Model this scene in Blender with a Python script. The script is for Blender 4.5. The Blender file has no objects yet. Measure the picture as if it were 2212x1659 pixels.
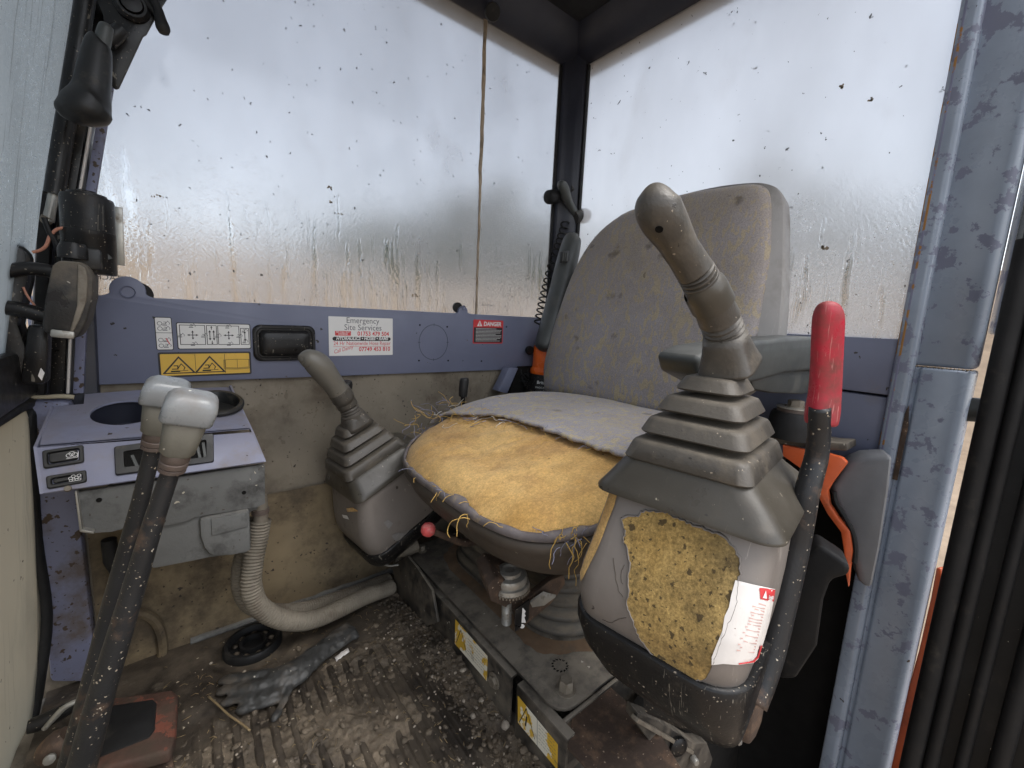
import bpy, bmesh, math, random
from mathutils import Vector, Matrix, Quaternion, noise, geometry
from mathutils.bvhtree import BVHTree
random.seed(11)
S = bpy.context.scene
COL = S.collection
R_ = math.radians

# ---------------------------------------------------------------- camera
# Metres. X runs towards the back of the cab, Y across it (away from the open door), Z up; cab floor at z = 0.
EYE = Vector((0.0, 0.0, 0.65))
CR = Vector((0.78133871, -0.6224476, 0.04548423))      # camera right
CD = Vector((-0.0609681, -0.14865513, -0.98700787))    # camera down
CF = Vector((0.62112215, 0.76841437, -0.15409945))     # camera forward
FOC = 1049.3288 * 2212 / 2560                          # focal length in pixels of a 2212 wide picture
cd = bpy.data.cameras.new("camera")
cam = bpy.data.objects.new("camera", cd)
COL.objects.link(cam)
cd.sensor_fit = 'HORIZONTAL'; cd.sensor_width = 36.0
cd.lens = 36.0 * FOC / 2212
cd.clip_start = 0.01; cd.clip_end = 500
m = Matrix((CR, -CD, -CF)).transposed().to_4x4()
m.translation = EYE
cam.matrix_world = m
S.camera = cam

# ---------------------------------------------------------------- world and sun (bright overcast)
SUN_EL, SUN_AZ = R_(62), R_(150)     # azimuth measured from +Y towards +X: the brightest cloud is behind the cab's back corner
w = bpy.data.worlds.new("World"); S.world = w; w.use_nodes = True
nt = w.node_tree; nt.nodes.clear()
sky = nt.nodes.new('ShaderNodeTexSky'); sky.sky_type = 'NISHITA'; sky.sun_disc = False
sky.sun_elevation = SUN_EL; sky.sun_rotation = SUN_AZ
sky.air_density = 1.0; sky.dust_density = 2.0; sky.ozone_density = 1.0
bw = nt.nodes.new('ShaderNodeRGBToBW')
mx = nt.nodes.new('ShaderNodeMix'); mx.data_type = 'RGBA'; mx.inputs[0].default_value = 0.74
bg = nt.nodes.new('ShaderNodeBackground'); bg.inputs[1].default_value = 0.15
wo = nt.nodes.new('ShaderNodeOutputWorld')
nt.links.new(sky.outputs[0], bw.inputs[0]); nt.links.new(sky.outputs[0], mx.inputs[6]); nt.links.new(bw.outputs[0], mx.inputs[7])
nt.links.new(mx.outputs[2], bg.inputs[0]); nt.links.new(bg.outputs[0], wo.inputs[0])
sd = bpy.data.lights.new("sun", 'SUN'); sd.energy = 0.7; sd.angle = R_(45); sd.color = (1.0, 0.97, 0.92)
sun = bpy.data.objects.new("sun", sd); COL.objects.link(sun)
sdir = Vector((math.sin(SUN_AZ) * math.cos(SUN_EL), math.cos(SUN_AZ) * math.cos(SUN_EL), math.sin(SUN_EL)))
sun.rotation_euler = sdir.to_track_quat('Z', 'Y').to_euler()
sun.location = sdir * 20
S.view_settings.view_transform = 'Standard'; S.view_settings.look = 'None'
S.view_settings.exposure = 1.62; S.view_settings.gamma = 1.0
S.cycles.use_denoising = True
S.cycles.max_bounces = 10; S.cycles.diffuse_bounces = 5; S.cycles.transmission_bounces = 8; S.cycles.glossy_bounces = 4
S.cycles.sample_clamp_indirect = 6.0

# ---------------------------------------------------------------- helpers: rays of the surveyed view, used only to set points on known planes
K_ = FOC
def ray(px, py):
    return CR * ((px - 1106.0) / K_) + CD * ((py - 829.5) / K_) + CF
def at(px, py, x=None, y=None, z=None):
    d = ray(px, py)
    if x is not None: t = (x - EYE.x) / d.x
    elif y is not None: t = (y - EYE.y) / d.y
    else: t = (z - EYE.z) / d.z
    return EYE + d * t
def depth(p): return (p - EYE).dot(CF)

# ---------------------------------------------------------------- helpers: objects
def tagit(o, label=None, cat=None, group=None, kind=None):
    if label: o["label"] = label
    if cat: o["category"] = cat
    if group: o["group"] = group
    if kind: o["kind"] = kind
    return o
def thing(name, label, cat, loc=(0, 0, 0), group=None):
    o = bpy.data.objects.new(name, None); COL.objects.link(o)
    o.empty_display_size = 0.05
    o.location = loc; o.matrix_world = Matrix.Translation(loc)
    return tagit(o, label, cat, group)
def parented(o, p):
    if p is not None:
        o.parent = p
        if p.type == 'EMPTY': o.matrix_parent_inverse = p.matrix_world.inverted()
    return o
def mesh_obj(name, me, mat=None, parent=None, smooth=True, sharp=38, kind=None, label=None):
    if mat is not None: me.materials.append(mat)
    if smooth:
        me.polygons.foreach_set('use_smooth', [True] * len(me.polygons))
        if sharp: me.set_sharp_from_angle(angle=R_(sharp))
    o = bpy.data.objects.new(name, me); COL.objects.link(o)
    parented(o, parent)
    if kind: o["kind"] = kind
    if label: o["label"] = label
    return o

def crom(pts, n):
    """Catmull-Rom resample of a list of tuples/vectors (any dimension) to about n points per span."""
    P = [tuple(p) for p in pts]
    if len(P) < 3:
        return [tuple(P[0][k] + (P[1][k] - P[0][k]) * i / n for k in range(len(P[0]))) for i in range(n + 1)]
    P = [tuple(2 * a - b for a, b in zip(P[0], P[1]))] + P + [tuple(2 * a - b for a, b in zip(P[-1], P[-2]))]
    out = []
    for i in range(1, len(P) - 2):
        for k in range(n):
            t = k / n
            out.append(tuple(0.5 * (2 * b + (c - a) * t + (2 * a - 5 * b + 4 * c - d) * t * t + (3 * b - a - 3 * c + d) * t ** 3)
                             for a, b, c, d in zip(P[i - 1], P[i], P[i + 1], P[i + 2])))
    out.append(P[-2])
    return out

class MB:
    def __init__(s): s.v = []; s.f = []
    def add(s, vs, fs):
        b = len(s.v); s.v += [tuple(v) for v in vs]; s.f += [tuple(i + b for i in f) for f in fs]; return s
    def box(s, lo, hi, M=None, bev=0.0, seg=2):
        bm = bmesh.new(); bmesh.ops.create_cube(bm, size=1.0)
        lo = Vector(lo); hi = Vector(hi)
        for v in bm.verts:
            v.co = Vector(((lo[k] + hi[k]) / 2 + v.co[k] * (hi[k] - lo[k])) for k in range(3))
        if bev: bmesh.ops.bevel(bm, geom=bm.edges[:], offset=bev, segments=seg, profile=0.5, affect='EDGES')
        if M is not None: bmesh.ops.transform(bm, matrix=M, verts=bm.verts)
        return s.bm(bm)
    def bm(s, bm):
        bm.verts.index_update()
        s.add([v.co[:] for v in bm.verts], [[v.index for v in f.verts] for f in bm.faces]); bm.free(); return s
    def prism(s, poly, vec, bev=0.0, seg=2):
        """closed slab: polygon (3D points) swept by vec"""
        vec = Vector(vec); bm = bmesh.new()
        a = [bm.verts.new(Vector(p)) for p in poly]; b = [bm.verts.new(Vector(p) + vec) for p in poly]
        n = len(poly); bm.faces.new(a); bm.faces.new(b[::-1])
        for i in range(n): bm.faces.new((a[(i + 1) % n], a[i], b[i], b[(i + 1) % n]))
        bmesh.ops.recalc_face_normals(bm, faces=bm.faces)
        if bev:
            es = [e for e in bm.edges if e.calc_face_angle(0) > 0.6]
            bmesh.ops.bevel(bm, geom=es, offset=bev, segments=seg, profile=0.5, affect='EDGES', clamp_overlap=True)
        return s.bm(bm)
    def loft(s, rings, cap0=True, cap1=True, closed=False):
        n = len(rings[0]); b = len(s.v)
        for r in rings: s.v += [tuple(p) for p in r]
        m_ = len(rings)
        for i in range(m_ if closed else m_ - 1):
            for j in range(n):
                p, q = b + i * n, b + ((i + 1) % m_) * n
                s.f.append((p + j, p + (j + 1) % n, q + (j + 1) % n, q + j))
        if not closed:
            if cap0: s.f.append(tuple(b + j for j in range(n))[::-1])
            if cap1: s.f.append(tuple(b + (m_ - 1) * n + j for j in range(n)))
        return s
    def tube(s, pts, r, n=12, cap=True, flat=1.0, up=None):
        pts = [Vector(p) for p in pts]; rs = r if isinstance(r, (list, tuple)) else [r] * len(pts)
        t0 = (pts[1] - pts[0]).normalized()
        u = Vector(up) if up else t0.orthogonal()
        u = (u - t0 * u.dot(t0)).normalized()
        rings = []
        for i, p in enumerate(pts):
            t = (pts[min(i + 1, len(pts) - 1)] - pts[max(i - 1, 0)])
            t = t.normalized() if t.length > 1e-9 else t0
            u = (u - t * u.dot(t)); u = u.normalized() if u.length > 1e-6 else t.orthogonal().normalized()
            wv = t.cross(u)
            rings.append([p + (u * math.cos(2 * math.pi * k / n) + wv * math.sin(2 * math.pi * k / n) * flat) * rs[i] for k in range(n)])
        return s.loft(rings, cap, cap)
    def lathe(s, prof, c, ax=(0, 0, 1), n=24, cap=True):
        """prof: list of (radius, height along ax)"""
        ax = Vector(ax).normalized(); u = ax.orthogonal().normalized(); wv = ax.cross(u); c = Vector(c)
        rings = [[c + ax * h + (u * math.cos(2 * math.pi * k / n) + wv * math.sin(2 * math.pi * k / n)) * max(r, 1e-5) for k in range(n)] for r, h in prof]
        return s.loft(rings, cap, cap)
    def grid(s, fn, nu, nv, keep=None):
        b = len(s.v)
        for j in range(nv + 1):
            for i in range(nu + 1): s.v.append(tuple(fn(i / nu, j / nv)))
        for j in range(nv):
            for i in range(nu):
                if keep and not keep((i + .5) / nu, (j + .5) / nv): continue
                p = b + j * (nu + 1) + i
                s.f.append((p, p + 1, p + nu + 2, p + nu + 1))
        return s
    def mesh(s, name="m", recalc=True, weld=False):
        me = bpy.data.meshes.new(name); me.from_pydata(s.v, [], s.f); me.update()
        if recalc or weld:
            bm = bmesh.new(); bm.from_mesh(me)
            if weld: bmesh.ops.remove_doubles(bm, verts=bm.verts, dist=1e-5)
            loose = [v for v in bm.verts if not v.link_faces]
            if loose: bmesh.ops.delete(bm, geom=loose, context='VERTS')
            if recalc: bmesh.ops.recalc_face_normals(bm, faces=bm.faces)
            bm.to_mesh(me); bm.free()
        return me
    def obj(s, name, mat, parent=None, smooth=True, sharp=38, kind=None, label=None, recalc=True, weld=False):
        return mesh_obj(name, s.mesh(name, recalc, weld), mat, parent, smooth, sharp, kind, label)

def rrect(cx, cy, hx, hy, r, n=5):
    """rounded rectangle outline, 2D, counter-clockwise"""
    out = []; r = min(r, hx * .999, hy * .999)
    for sx, sy, a0 in ((1, 1, 0), (-1, 1, 90), (-1, -1, 180), (1, -1, 270)):
        for k in range(n + 1):
            a = R_(a0 + 90 * k / n)
            out.append((cx + sx * (hx - r) + r * math.cos(a), cy + sy * (hy - r) + r * math.sin(a)))
    return out
def px_tube(pts, n=16, sub=6, **pl):
    """points (px, py, half width in px) of the survey picture set on a plane -> path, radii"""
    c = crom(pts, sub); P = [at(a, b, **pl) for a, b, _ in c]
    return P, [max(q[2], .5) / K_ * depth(p) for p, q in zip(P, c)]
def nz(p, s=1.0, o=(0, 0, 0)): return noise.noise(Vector((p[0] * s + o[0], p[1] * s + o[1], p[2] * s + o[2])))
def fbm(p, s=1.0, oct=4): return noise.fractal(Vector(p) * s, 1.0, 2.0, oct)

# ---------------------------------------------------------------- helpers: materials
class NT:
    def __init__(s, name):
        s.m = bpy.data.materials.new(name); s.m.use_nodes = True
        s.t = s.m.node_tree; s.t.nodes.clear()
        s.out = s.n('ShaderNodeOutputMaterial'); s.co = s.n('ShaderNodeTexCoord').outputs['Object']
    def n(s, ty, **k):
        x = s.t.nodes.new(ty)
        for a, b in k.items(): setattr(x, a, b)
        return x
    def l(s, a, b):
        if hasattr(a, 'is_output') or isinstance(a, bpy.types.NodeSocket): s.t.links.new(a, b)
        else: b.default_value = a
    def scale(s, vec, sc):
        x = s.n('ShaderNodeMapping'); s.l(vec, x.inputs[0]); x.inputs['Scale'].default_value = sc; return x.outputs[0]
    def noise(s, sc, det=5, rough=.6, vec=None, dist=0):
        x = s.n('ShaderNodeTexNoise'); s.l(vec or s.co, x.inputs['Vector']); x.inputs['Scale'].default_value = sc
        x.inputs['Detail'].default_value = det; x.inputs['Roughness'].default_value = rough; x.inputs['Distortion'].default_value = dist
        return x.outputs[0]
    def voro(s, sc, vec=None, rnd=1.0, feat='F1'):
        x = s.n('ShaderNodeTexVoronoi', feature=feat); s.l(vec or s.co, x.inputs['Vector']); x.inputs['Scale'].default_value = sc
        x.inputs['Randomness'].default_value = rnd; return x
    def rng(s, v, a, b, lo=0.0, hi=1.0, smooth=False):
        x = s.n('ShaderNodeMapRange'); x.clamp = True
        if smooth: x.interpolation_type = 'SMOOTHSTEP'
        s.l(v, x.inputs[0])
        for i, q in enumerate((a, b, lo, hi)): x.inputs[i + 1].default_value = q
        return x.outputs[0]
    def math(s, op, a, b=0.0):
        x = s.n('ShaderNodeMath', operation=op); s.l(a, x.inputs[0]); s.l(b, x.inputs[1]); return x.outputs[0]
    def mix(s, f, a, b):
        x = s.n('ShaderNodeMix', data_type='RGBA'); s.l(f, x.inputs[0])
        for v, i in ((a, 6), (b, 7)):
            if isinstance(v, (tuple, list)): v = (*v[:3], 1.0)
            s.l(v, x.inputs[i])
        return x.outputs[2]
    def mul(s, col, f):
        x = s.n('ShaderNodeMix', data_type='RGBA', blend_type='MULTIPLY'); x.inputs[0].default_value = 1.0
        s.l(col if not isinstance(col, (tuple, list)) else (*col[:3], 1), x.inputs[6]); s.l(f, x.inputs[7]); return x.outputs[2]
    def specks(s, sc, thr, rad, vec=None):
        """scattered dots: one per voronoi cell whose random value is below thr"""
        wv = s.n('ShaderNodeTexNoise'); s.l(vec or s.co, wv.inputs['Vector']); wv.inputs['Scale'].default_value = sc * 1.7; wv.inputs['Detail'].default_value = 2
        wa = s.n('ShaderNodeVectorMath', operation='MULTIPLY_ADD'); s.l(wv.outputs['Color'], wa.inputs[0]); wa.inputs[1].default_value = (1.1 / sc,) * 3; s.l(vec or s.co, wa.inputs[2])
        v = s.voro(sc, wa.outputs[0]); sp = s.n('ShaderNodeSeparateColor'); s.l(v.outputs['Color'], sp.inputs[0])
        a = s.math('LESS_THAN', sp.outputs[0], thr)
        rr = s.math('MULTIPLY', s.math('MULTIPLY', sp.outputs[1], sp.outputs[1]), rad * .85); b = s.rng(s.math('SUBTRACT', rr, v.outputs['Distance']), 0.0, 0.06)
        return s.math('MULTIPLY', a, b)
    def sep(s, vec=None):
        x = s.n('ShaderNodeSeparateXYZ'); s.l(vec or s.co, x.inputs[0]); return x.outputs
    def comb(s, a=0.0, b=0.0, c=0.0):
        x = s.n('ShaderNodeCombineXYZ')
        for v, i in zip((a, b, c), range(3)): s.l(v, x.inputs[i])
        return x.outputs[0]
    def bump(s, h, strength=.3, dist=.001, prev=None):
        x = s.n('ShaderNodeBump'); x.inputs['Strength'].default_value = strength; x.inputs['Distance'].default_value = dist
        s.l(h, x.inputs['Height'])
        if prev is not None: s.l(prev, x.inputs['Normal'])
        return x.outputs[0]
    def bsdf(s, col, rough, normal=None, metal=0.0, spec=.5, sheen=0.0, coat=0.0):
        b = s.n('ShaderNodeBsdfPrincipled')
        if isinstance(col, (tuple, list)): col = (*col[:3], 1.0)
        s.l(col, b.inputs['Base Color']); s.l(rough, b.inputs['Roughness']); s.l(metal, b.inputs['Metallic'])
        b.inputs['Specular IOR Level'].default_value = spec
        if sheen: b.inputs['Sheen Weight'].default_value = sheen
        if coat: b.inputs['Coat Weight'].default_value = coat; b.inputs['Coat Roughness'].default_value = .15
        if normal is not None: s.l(normal, b.inputs['Normal'])
        return b.outputs[0]
    def done(s, sh): s.l(sh, s.out.inputs[0]); return s.m

def worn(name, col, rough=.55, metal=0.0, var=.18, vs=9, dirt=None, dust=None, specks=(), chip=None, scratch=None, bump=.15, bs=350, spec=.5, grain=0.0, sheen=0.0):
    """painted / plastic / rubber surface with tone drift, grime patches, spatter, chips and scratches"""
    t = NT(name)
    big = t.noise(vs, 6, .62)
    c = t.mul(col, t.rng(big, .3, .7, 1 - var, 1 + var))
    r = t.rng(t.noise(vs * 3.1, 4), .3, .7, max(rough - .1, .05), min(rough + .1, 1))
    hgt = t.noise(bs, 3)
    if grain: c = t.mul(c, t.rng(t.noise(900, 2), .3, .7, 1 - grain, 1 + grain))
    if chip:   # (colour, threshold, scale)
        f = t.rng(t.noise(chip[2], 7, .66), chip[1], chip[1] + .012)
        c = t.mix(f, c, chip[0]); hgt = t.math('SUBTRACT', hgt, t.math('MULTIPLY', f, 1.2)); r = t.mix(f, r, (.8, .8, .8))
    if dirt:   # (colour, threshold, scale, strength)
        f = t.math('MULTIPLY', t.rng(t.noise(dirt[2], 8, .68), dirt[1], dirt[1] + .16), dirt[3])
        c = t.mix(f, c, dirt[0]); r = t.mix(f, r, (.9, .9, .9))
    if dust:   # fine silt that settles on faces that look up: (colour, strength)
        g = t.n('ShaderNodeNewGeometry'); up = t.sep(g.outputs['Normal'])[2]
        f = t.math('MULTIPLY', t.rng(up, .2, .95), t.rng(t.noise(20, 8, .68), .40, .56, dust[1] * .30, dust[1]))
        c = t.mix(f, c, dust[0]); r = t.mix(f, r, (.95, .95, .95))
    if scratch:  # (colour, threshold, strength)
        f = t.math('MULTIPLY', t.rng(t.noise(60, 3, .5, t.scale(t.co, (1.0, 6.0, .35)), 1.5), scratch[1], scratch[1] + .02), scratch[2])
        c = t.mix(f, c, scratch[0])
    for sc, thr, rad, colr in specks:
        f = t.specks(sc, thr, rad); c = t.mix(f, c, colr); hgt = t.math('ADD', hgt, t.math('MULTIPLY', f, 1.0))
    return t.done(t.bsdf(c, r, t.bump(hgt, bump, .001), metal, spec, sheen))
# ---------------------------------------------------------------- materials
MUD = (.10, .072, .045); SILT = (.22, .175, .12); RUST = (.16, .055, .025); CREAM = (.55, .48, .36)
M = {}
M['blue'] = worn('blue_paint', (.150, .164, .235), .5, var=.10, vs=5, dirt=(SILT, .60, 9, .35), specks=((130, .05, .45, (.03, .025, .02)), (70, .02, .3, (.10, .07, .04))), bump=.12, bs=500)
M['blue_pale'] = worn('pale_blue_paint', (.225, .238, .335), .40, var=.12, vs=7, dirt=(SILT, .53, 14, .5), dust=(SILT, .30), specks=((120, .06, .45, (.05, .035, .03)),), bump=.12, bs=500)
M['blue_post'] = worn('stained_blue_paint', (.165, .175, .26), .5, var=.15, vs=6, dirt=(MUD, .52, 9, .8), specks=((60, .25, .6, (.05, .03, .018)), (120, .4, .7, (.06, .04, .027)), (260, .4, .7, (.05, .035, .025))), bump=.15)
M['tan'] = worn('tan_lining', (.195, .166, .124), .68, var=.28, vs=4, dirt=((.080, .060, .042), .48, 6, .75), specks=((110, .16, .4, (.035, .025, .018)), (210, .12, .5, (.06, .045, .03))), scratch=((.10, .075, .05), .66, .5), bump=.25, bs=260)
M['tan_bright'] = worn('ochre_lining', (.175, .132, .076), .75, var=.3, vs=5, dirt=((.050, .037, .025), .46, 7, .85), specks=((110, .25, .45, (.035, .025, .018)), (190, .2, .5, (.05, .035, .02))), bump=.3, bs=240)
M['black'] = worn('black_paint', (.011, .0105, .0105), .36, spec=.32, var=.3, dirt=((.085, .07, .052), .585, 14, .6), scratch=((.30, .27, .22), .67, .5), specks=((210, .07, .45, (.36, .32, .26)), (460, .16, .55, (.26, .22, .17))), bump=.2)
M['black_dusty'] = worn('black_steel_silted', (.022, .020, .018), .5, var=.3, dirt=((.15, .125, .095), .45, 9, .8), dust=((.21, .182, .145), .85), chip=((.02, .018, .017), .63, 8), specks=((150, .10, .4, (.4, .36, .3)),), bump=.3)
M['hem'] = worn('grubby_torn_cloth', (.165, .145, .145), .9, var=.3, vs=30, dirt=((.34, .25, .12), .54, 60, .7), bump=.5)
M['door_black'] = worn('black_door_skin', (.009, .009, .009), .5, spec=.25, var=.3, dirt=((.05, .045, .038), .56, 9, .5), specks=((230, .03, .4, (.4, .36, .28)),), bump=.15)
M['bellows'] = worn('dusty_bellows_rubber', (.042, .038, .033), .6, var=.3, dirt=((.13, .105, .075), .5, 14, .6), dust=((.20, .165, .12), .8), bump=.25)
M['rust_silt'] = worn('rust_stained_silt', (.165, .105, .062), .85, var=.3, vs=20, dirt=((.10, .085, .065), .52, 22, .7), bump=.3)
M['rubber'] = worn('black_rubber', (.011, .011, .0115), .6, spec=.3, var=.3, dirt=((.10, .085, .065), .58, 20, .4), bump=.15)
M['headliner'] = worn('dark_headliner', (.009, .009, .010), .85, var=.2, bump=.3, bs=900)
M['frame'] = worn('dark_blue_frame', (.022, .024, .036), .45, var=.15, dirt=((.09, .08, .07), .62, 14, .35), bump=.1)
M['pillar'] = worn('faded_blue_pillar', (.305, .355, .435), .30, var=.14, vs=6, chip=((.215, .23, .305), .56, 27), dirt=((.09, .085, .06), .66, 20, .6), specks=((90, .06, .4, (.05, .035, .025)),), bump=.12, bs=420)
M['pillar_edge'] = worn('rust_chipped_edge', (.24, .25, .36), .4, var=.15, chip=((.42, .21, .06), .50, 22), dirt=((.10, .08, .06), .6, 30, .7), bump=.25)
M['taupe'] = worn('taupe_rubber', (.068, .0605, .051), .40, var=.2, vs=12, dirt=((.19, .155, .11), .52, 15, .5), dust=((.19, .16, .12), .45), specks=((330, .12, .45, (.30, .25, .19)), (210, .10, .45, (.035, .03, .025))), bump=.4, bs=280)
M['taupe_dark'] = worn('dark_taupe_plastic', (.060, .053, .042), .34, var=.22, vs=8, dirt=((.13, .105, .075), .57, 9, .45), dust=((.17, .14, .10), .10), specks=((170, .06, .4, (.36, .31, .24)), (110, .08, .4, (.03, .026, .022))), scratch=((.16, .14, .11), .70, .5), bump=.12, bs=420)
M['vinyl'] = worn('grey_vinyl', (.195, .172, .154), .42, var=.14, vs=7, dirt=((.12, .095, .075), .60, 13, .45), specks=((110, .10, .4, (.05, .04, .032)),), scratch=((.42, .38, .34), .70, .45), bump=.12, bs=420)
M['grip_grey'] = worn('pale_grip_rubber', (.135, .125, .105), .45, var=.12, vs=14, dirt=((.22, .19, .14), .55, 18, .45), specks=((170, .08, .4, (.04, .035, .03)),), bump=.12)
M['knob'] = worn('worn_grey_knob', (.225, .235, .24), .26, var=.14, vs=16, dirt=((.15, .115, .09), .52, 16, .6), specks=((190, .05, .4, (.8, .78, .7)),), bump=.06)
M['knob_body'] = worn('dull_grey_knob_body', (.165, .157, .13), .55, var=.12, vs=18, dirt=((.13, .11, .085), .54, 22, .55), specks=((170, .10, .4, (.5, .46, .38)),), bump=.15)
M['lever'] = worn('black_lever_paint', (.020, .0205, .022), .42, spec=.4, var=.25, dirt=((.16, .10, .065), .56, 22, .75), chip=((.30, .225, .16), .635, 24), specks=((200, .12, .42, (.50, .45, .36)), (420, .25, .55, (.40, .34, .26))), bump=.3)
M['redgrip'] = worn('red_grip', (.43, .022, .045), .30, var=.10, vs=14, dirt=((.14, .06, .045), .505, 15, .8), scratch=((.62, .28, .26), .64, .5), bump=.08)
M['redknob'] = worn('faded_red_ball', (.62, .09, .09), .4, var=.2, vs=60, dirt=((.62, .38, .33), .5, 80, .5), bump=.08)
M['zinc'] = worn('zinc_plate', (.34, .33, .30), .38, .55, var=.2, vs=30, dirt=((.13, .09, .055), .52, 50, .7), bump=.1)
M['rusty'] = worn('rusty_steel', (.062, .040, .028), .75, var=.35, vs=20, dirt=((.20, .12, .07), .5, 40, .6), specks=((300, .2, .5, (.32, .24, .17)),), bump=.5)
M['boltm'] = worn('dirty_bolt', (.19, .165, .13), .6, .2, var=.2, vs=40, dirt=((.10, .075, .05), .5, 60, .6), bump=.3)
M['heater'] = worn('silted_grey_box', (.125, .126, .122), .7, var=.2, vs=10, dirt=((.040, .038, .036), .505, 15, .9), dust=((.22, .20, .17), .5), specks=((120, .14, .4, (.42, .38, .30)), (220, .15, .45, (.06, .05, .04))), bump=.4, bs=250)
M['hose'] = worn('muddy_hose', (.17, .148, .115), .75, var=.25, vs=16, dirt=((.08, .06, .042), .5, 20, .7), bump=.4)
M['cover_grey'] = worn('pale_grey_cover', (.165, .17, .18), .5, var=.15, dirt=((.11, .10, .09), .55, 10, .5), specks=((200, .1, .5, (.05, .045, .04)),), bump=.15)
M['orange'] = worn('orange_paint', (.62, .115, .035), .4, var=.14, dirt=((.16, .06, .03), .55, 16, .7), bump=.1)
M['lens_orange'] = worn('orange_lens', (.85, .15, .02), .25, var=.1, bump=.03)  # plain orange colour of the beacon lens
M['grey_plastic'] = worn('grey_green_plastic', (.050, .054, .052), .45, var=.2, vs=10, dirt=((.12, .115, .10), .54, 14, .45), dust=((.18, .175, .16), .35), bump=.12)
M['shell'] = worn('grey_seat_shell', (.225, .215, .205), .55, var=.12, vs=6, dirt=((.13, .115, .10), .5, 8, .5), scratch=((.32, .31, .29), .66, .5), bump=.15)
M['pan'] = worn('brown_seat_pan', (.072, .058, .046), .55, var=.2, vs=8, dirt=((.17, .14, .105), .54, 9, .55), specks=((130, .08, .4, (.32, .28, .22)),), bump=.15)
M['white'] = worn('white_label', (.72, .71, .69), .45, var=.05, dirt=((.42, .37, .30), .62, 18, .5), bump=.04)
M['white_torn'] = worn('grubby_white_label', (.74, .70, .66), .5, var=.08, dirt=((.30, .22, .16), .58, 22, .55), specks=((210, .12, .4, (.22, .15, .11)),), bump=.08)
M['yellow'] = worn('yellow_label', (.68, .42, .055), .45, var=.08, dirt=((.28, .17, .05), .60, 20, .5), bump=.04)
M['yellow_worn'] = worn('worn_yellow_label', (.66, .41, .045), .5, var=.1, chip=((.74, .70, .58), .48, 17), dirt=((.14, .10, .06), .58, 25, .8), bump=.06)
M['ink'] = worn('black_ink', (.018, .017, .018), .5, var=.1, bump=.02)
M['ink_grey'] = worn('grey_ink', (.11, .11, .12), .5, var=.1, bump=.02)
M['ink_red'] = worn('red_ink', (.58, .045, .05), .5, var=.12, bump=.02)
M['ink_faint'] = worn('faded_red_ink', (.62, .40, .36), .5, var=.15, bump=.02)
M['switch'] = worn('black_switch_plastic', (.018, .018, .018), .42, spec=.35, var=.2, dirt=((.13, .11, .085), .56, 30, .5), dust=((.15, .13, .10), .1), bump=.08)
M['void'] = worn('dark_cavity', (.008, .0075, .007), .9, spec=.15, bump=.1)  # near-black colour stands in for darkness in holes and gaps; also the plate stain
M['copper'] = worn('copper_sleeve', (.115, .088, .074), .6, .1, var=.3, vs=40, dirt=((.10, .06, .045), .5, 60, .6), bump=.2)
M['wire'] = worn('salmon_wire', (.45, .20, .13), .5, var=.1, bump=.05)
M['wire_maroon'] = worn('maroon_wire', (.14, .035, .045), .5, var=.1, bump=.05)
M['cream'] = worn('cream_cable', (.42, .37, .26), .6, var=.15, dirt=((.2, .15, .1), .55, 40, .5), bump=.1)
M['glove'] = worn('grey_rubber_glove', (.036, .036, .035), .48, var=.2, vs=25, dirt=((.095, .075, .055), .50, 22, .65), specks=((260, .06, .4, (.5, .47, .4)),), bump=.2, bs=500)
M['pedal_red'] = worn('rusty_red_pedal', (.072, .036, .025), .7, var=.4, vs=22, chip=((.16, .05, .03), .57, 30), dirt=((.055, .038, .026), .48, 24, .85), bump=.4)
M['pebble'] = worn('pale_stone', (.36, .31, .25), .85, var=.35, vs=60, dirt=((.14, .10, .065), .52, 80, .6), bump=.3)
M['twig'] = worn('dry_twig', (.20, .145, .075), .85, var=.3, vs=60, bump=.3)
M['foliage'] = worn('dull_hedge_leaves', (.055, .07, .038), .8, var=.4, vs=1.5, bump=.0)
M['bark'] = worn('bark', (.10, .08, .06), .9, var=.3, vs=8, bump=.3)
M['sealant'] = worn('brown_sealant', (.30, .235, .165), .6, var=.35, vs=30, dirt=((.12, .09, .06), .5, 45, .7), bump=.4)
M['thread_y'] = worn('yellow_thread', (.56, .36, .10), .8, var=.25, vs=50, bump=.1)
M['thread_b'] = worn('lilac_thread', (.24, .24, .32), .85, var=.25, vs=50, bump=.1)
M['thread_w'] = worn('white_thread', (.70, .66, .58), .8, var=.15, vs=50, bump=.1)

def mud_mat():
    t = NT('dry_mud')
    a = t.noise(14, 8, .66); b = t.noise(90, 5, .6)
    c = t.mix(t.rng(a, .36, .66), (.050, .039, .028), (.175, .138, .098))
    c = t.mul(c, t.rng(b, .3, .7, .7, 1.3))
    c = t.mix(t.specks(240, .10, .45), c, (.33, .27, .19)); c = t.mix(t.specks(150, .10, .4), c, (.03, .02, .014))
    h = t.math('ADD', t.math('MULTIPLY', b, 1.0), t.noise(400, 3))
    r = t.rng(a, .3, .6, .55, .92)
    return t.done(t.bsdf(c, r, t.bump(h, .6, .002)))
M['mud'] = mud_mat()
def mat_mat():
    t = NT('muddy_floor_rubber')
    a = t.noise(7, 8, .66); b = t.noise(60, 5, .62)
    c = t.mix(t.rng(a, .40, .62), (.026, .021, .017), (.085, .066, .046))
    c = t.mul(c, t.rng(b, .3, .7, .72, 1.3))
    c = t.mix(t.math('MULTIPLY', t.rng(t.noise(11, 7, .7), .60, .66), .45), c, (.16, .135, .105))
    c = t.mix(t.specks(170, .10, .42), c, (.40, .35, .26)); c = t.mix(t.specks(80, .05, .3), c, (.025, .018, .012))
    r = t.rng(a, .35, .62, .34, .85)
    return t.done(t.bsdf(c, r, t.bump(t.math('ADD', b, t.noise(380, 3)), .45, .0015)))
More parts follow.
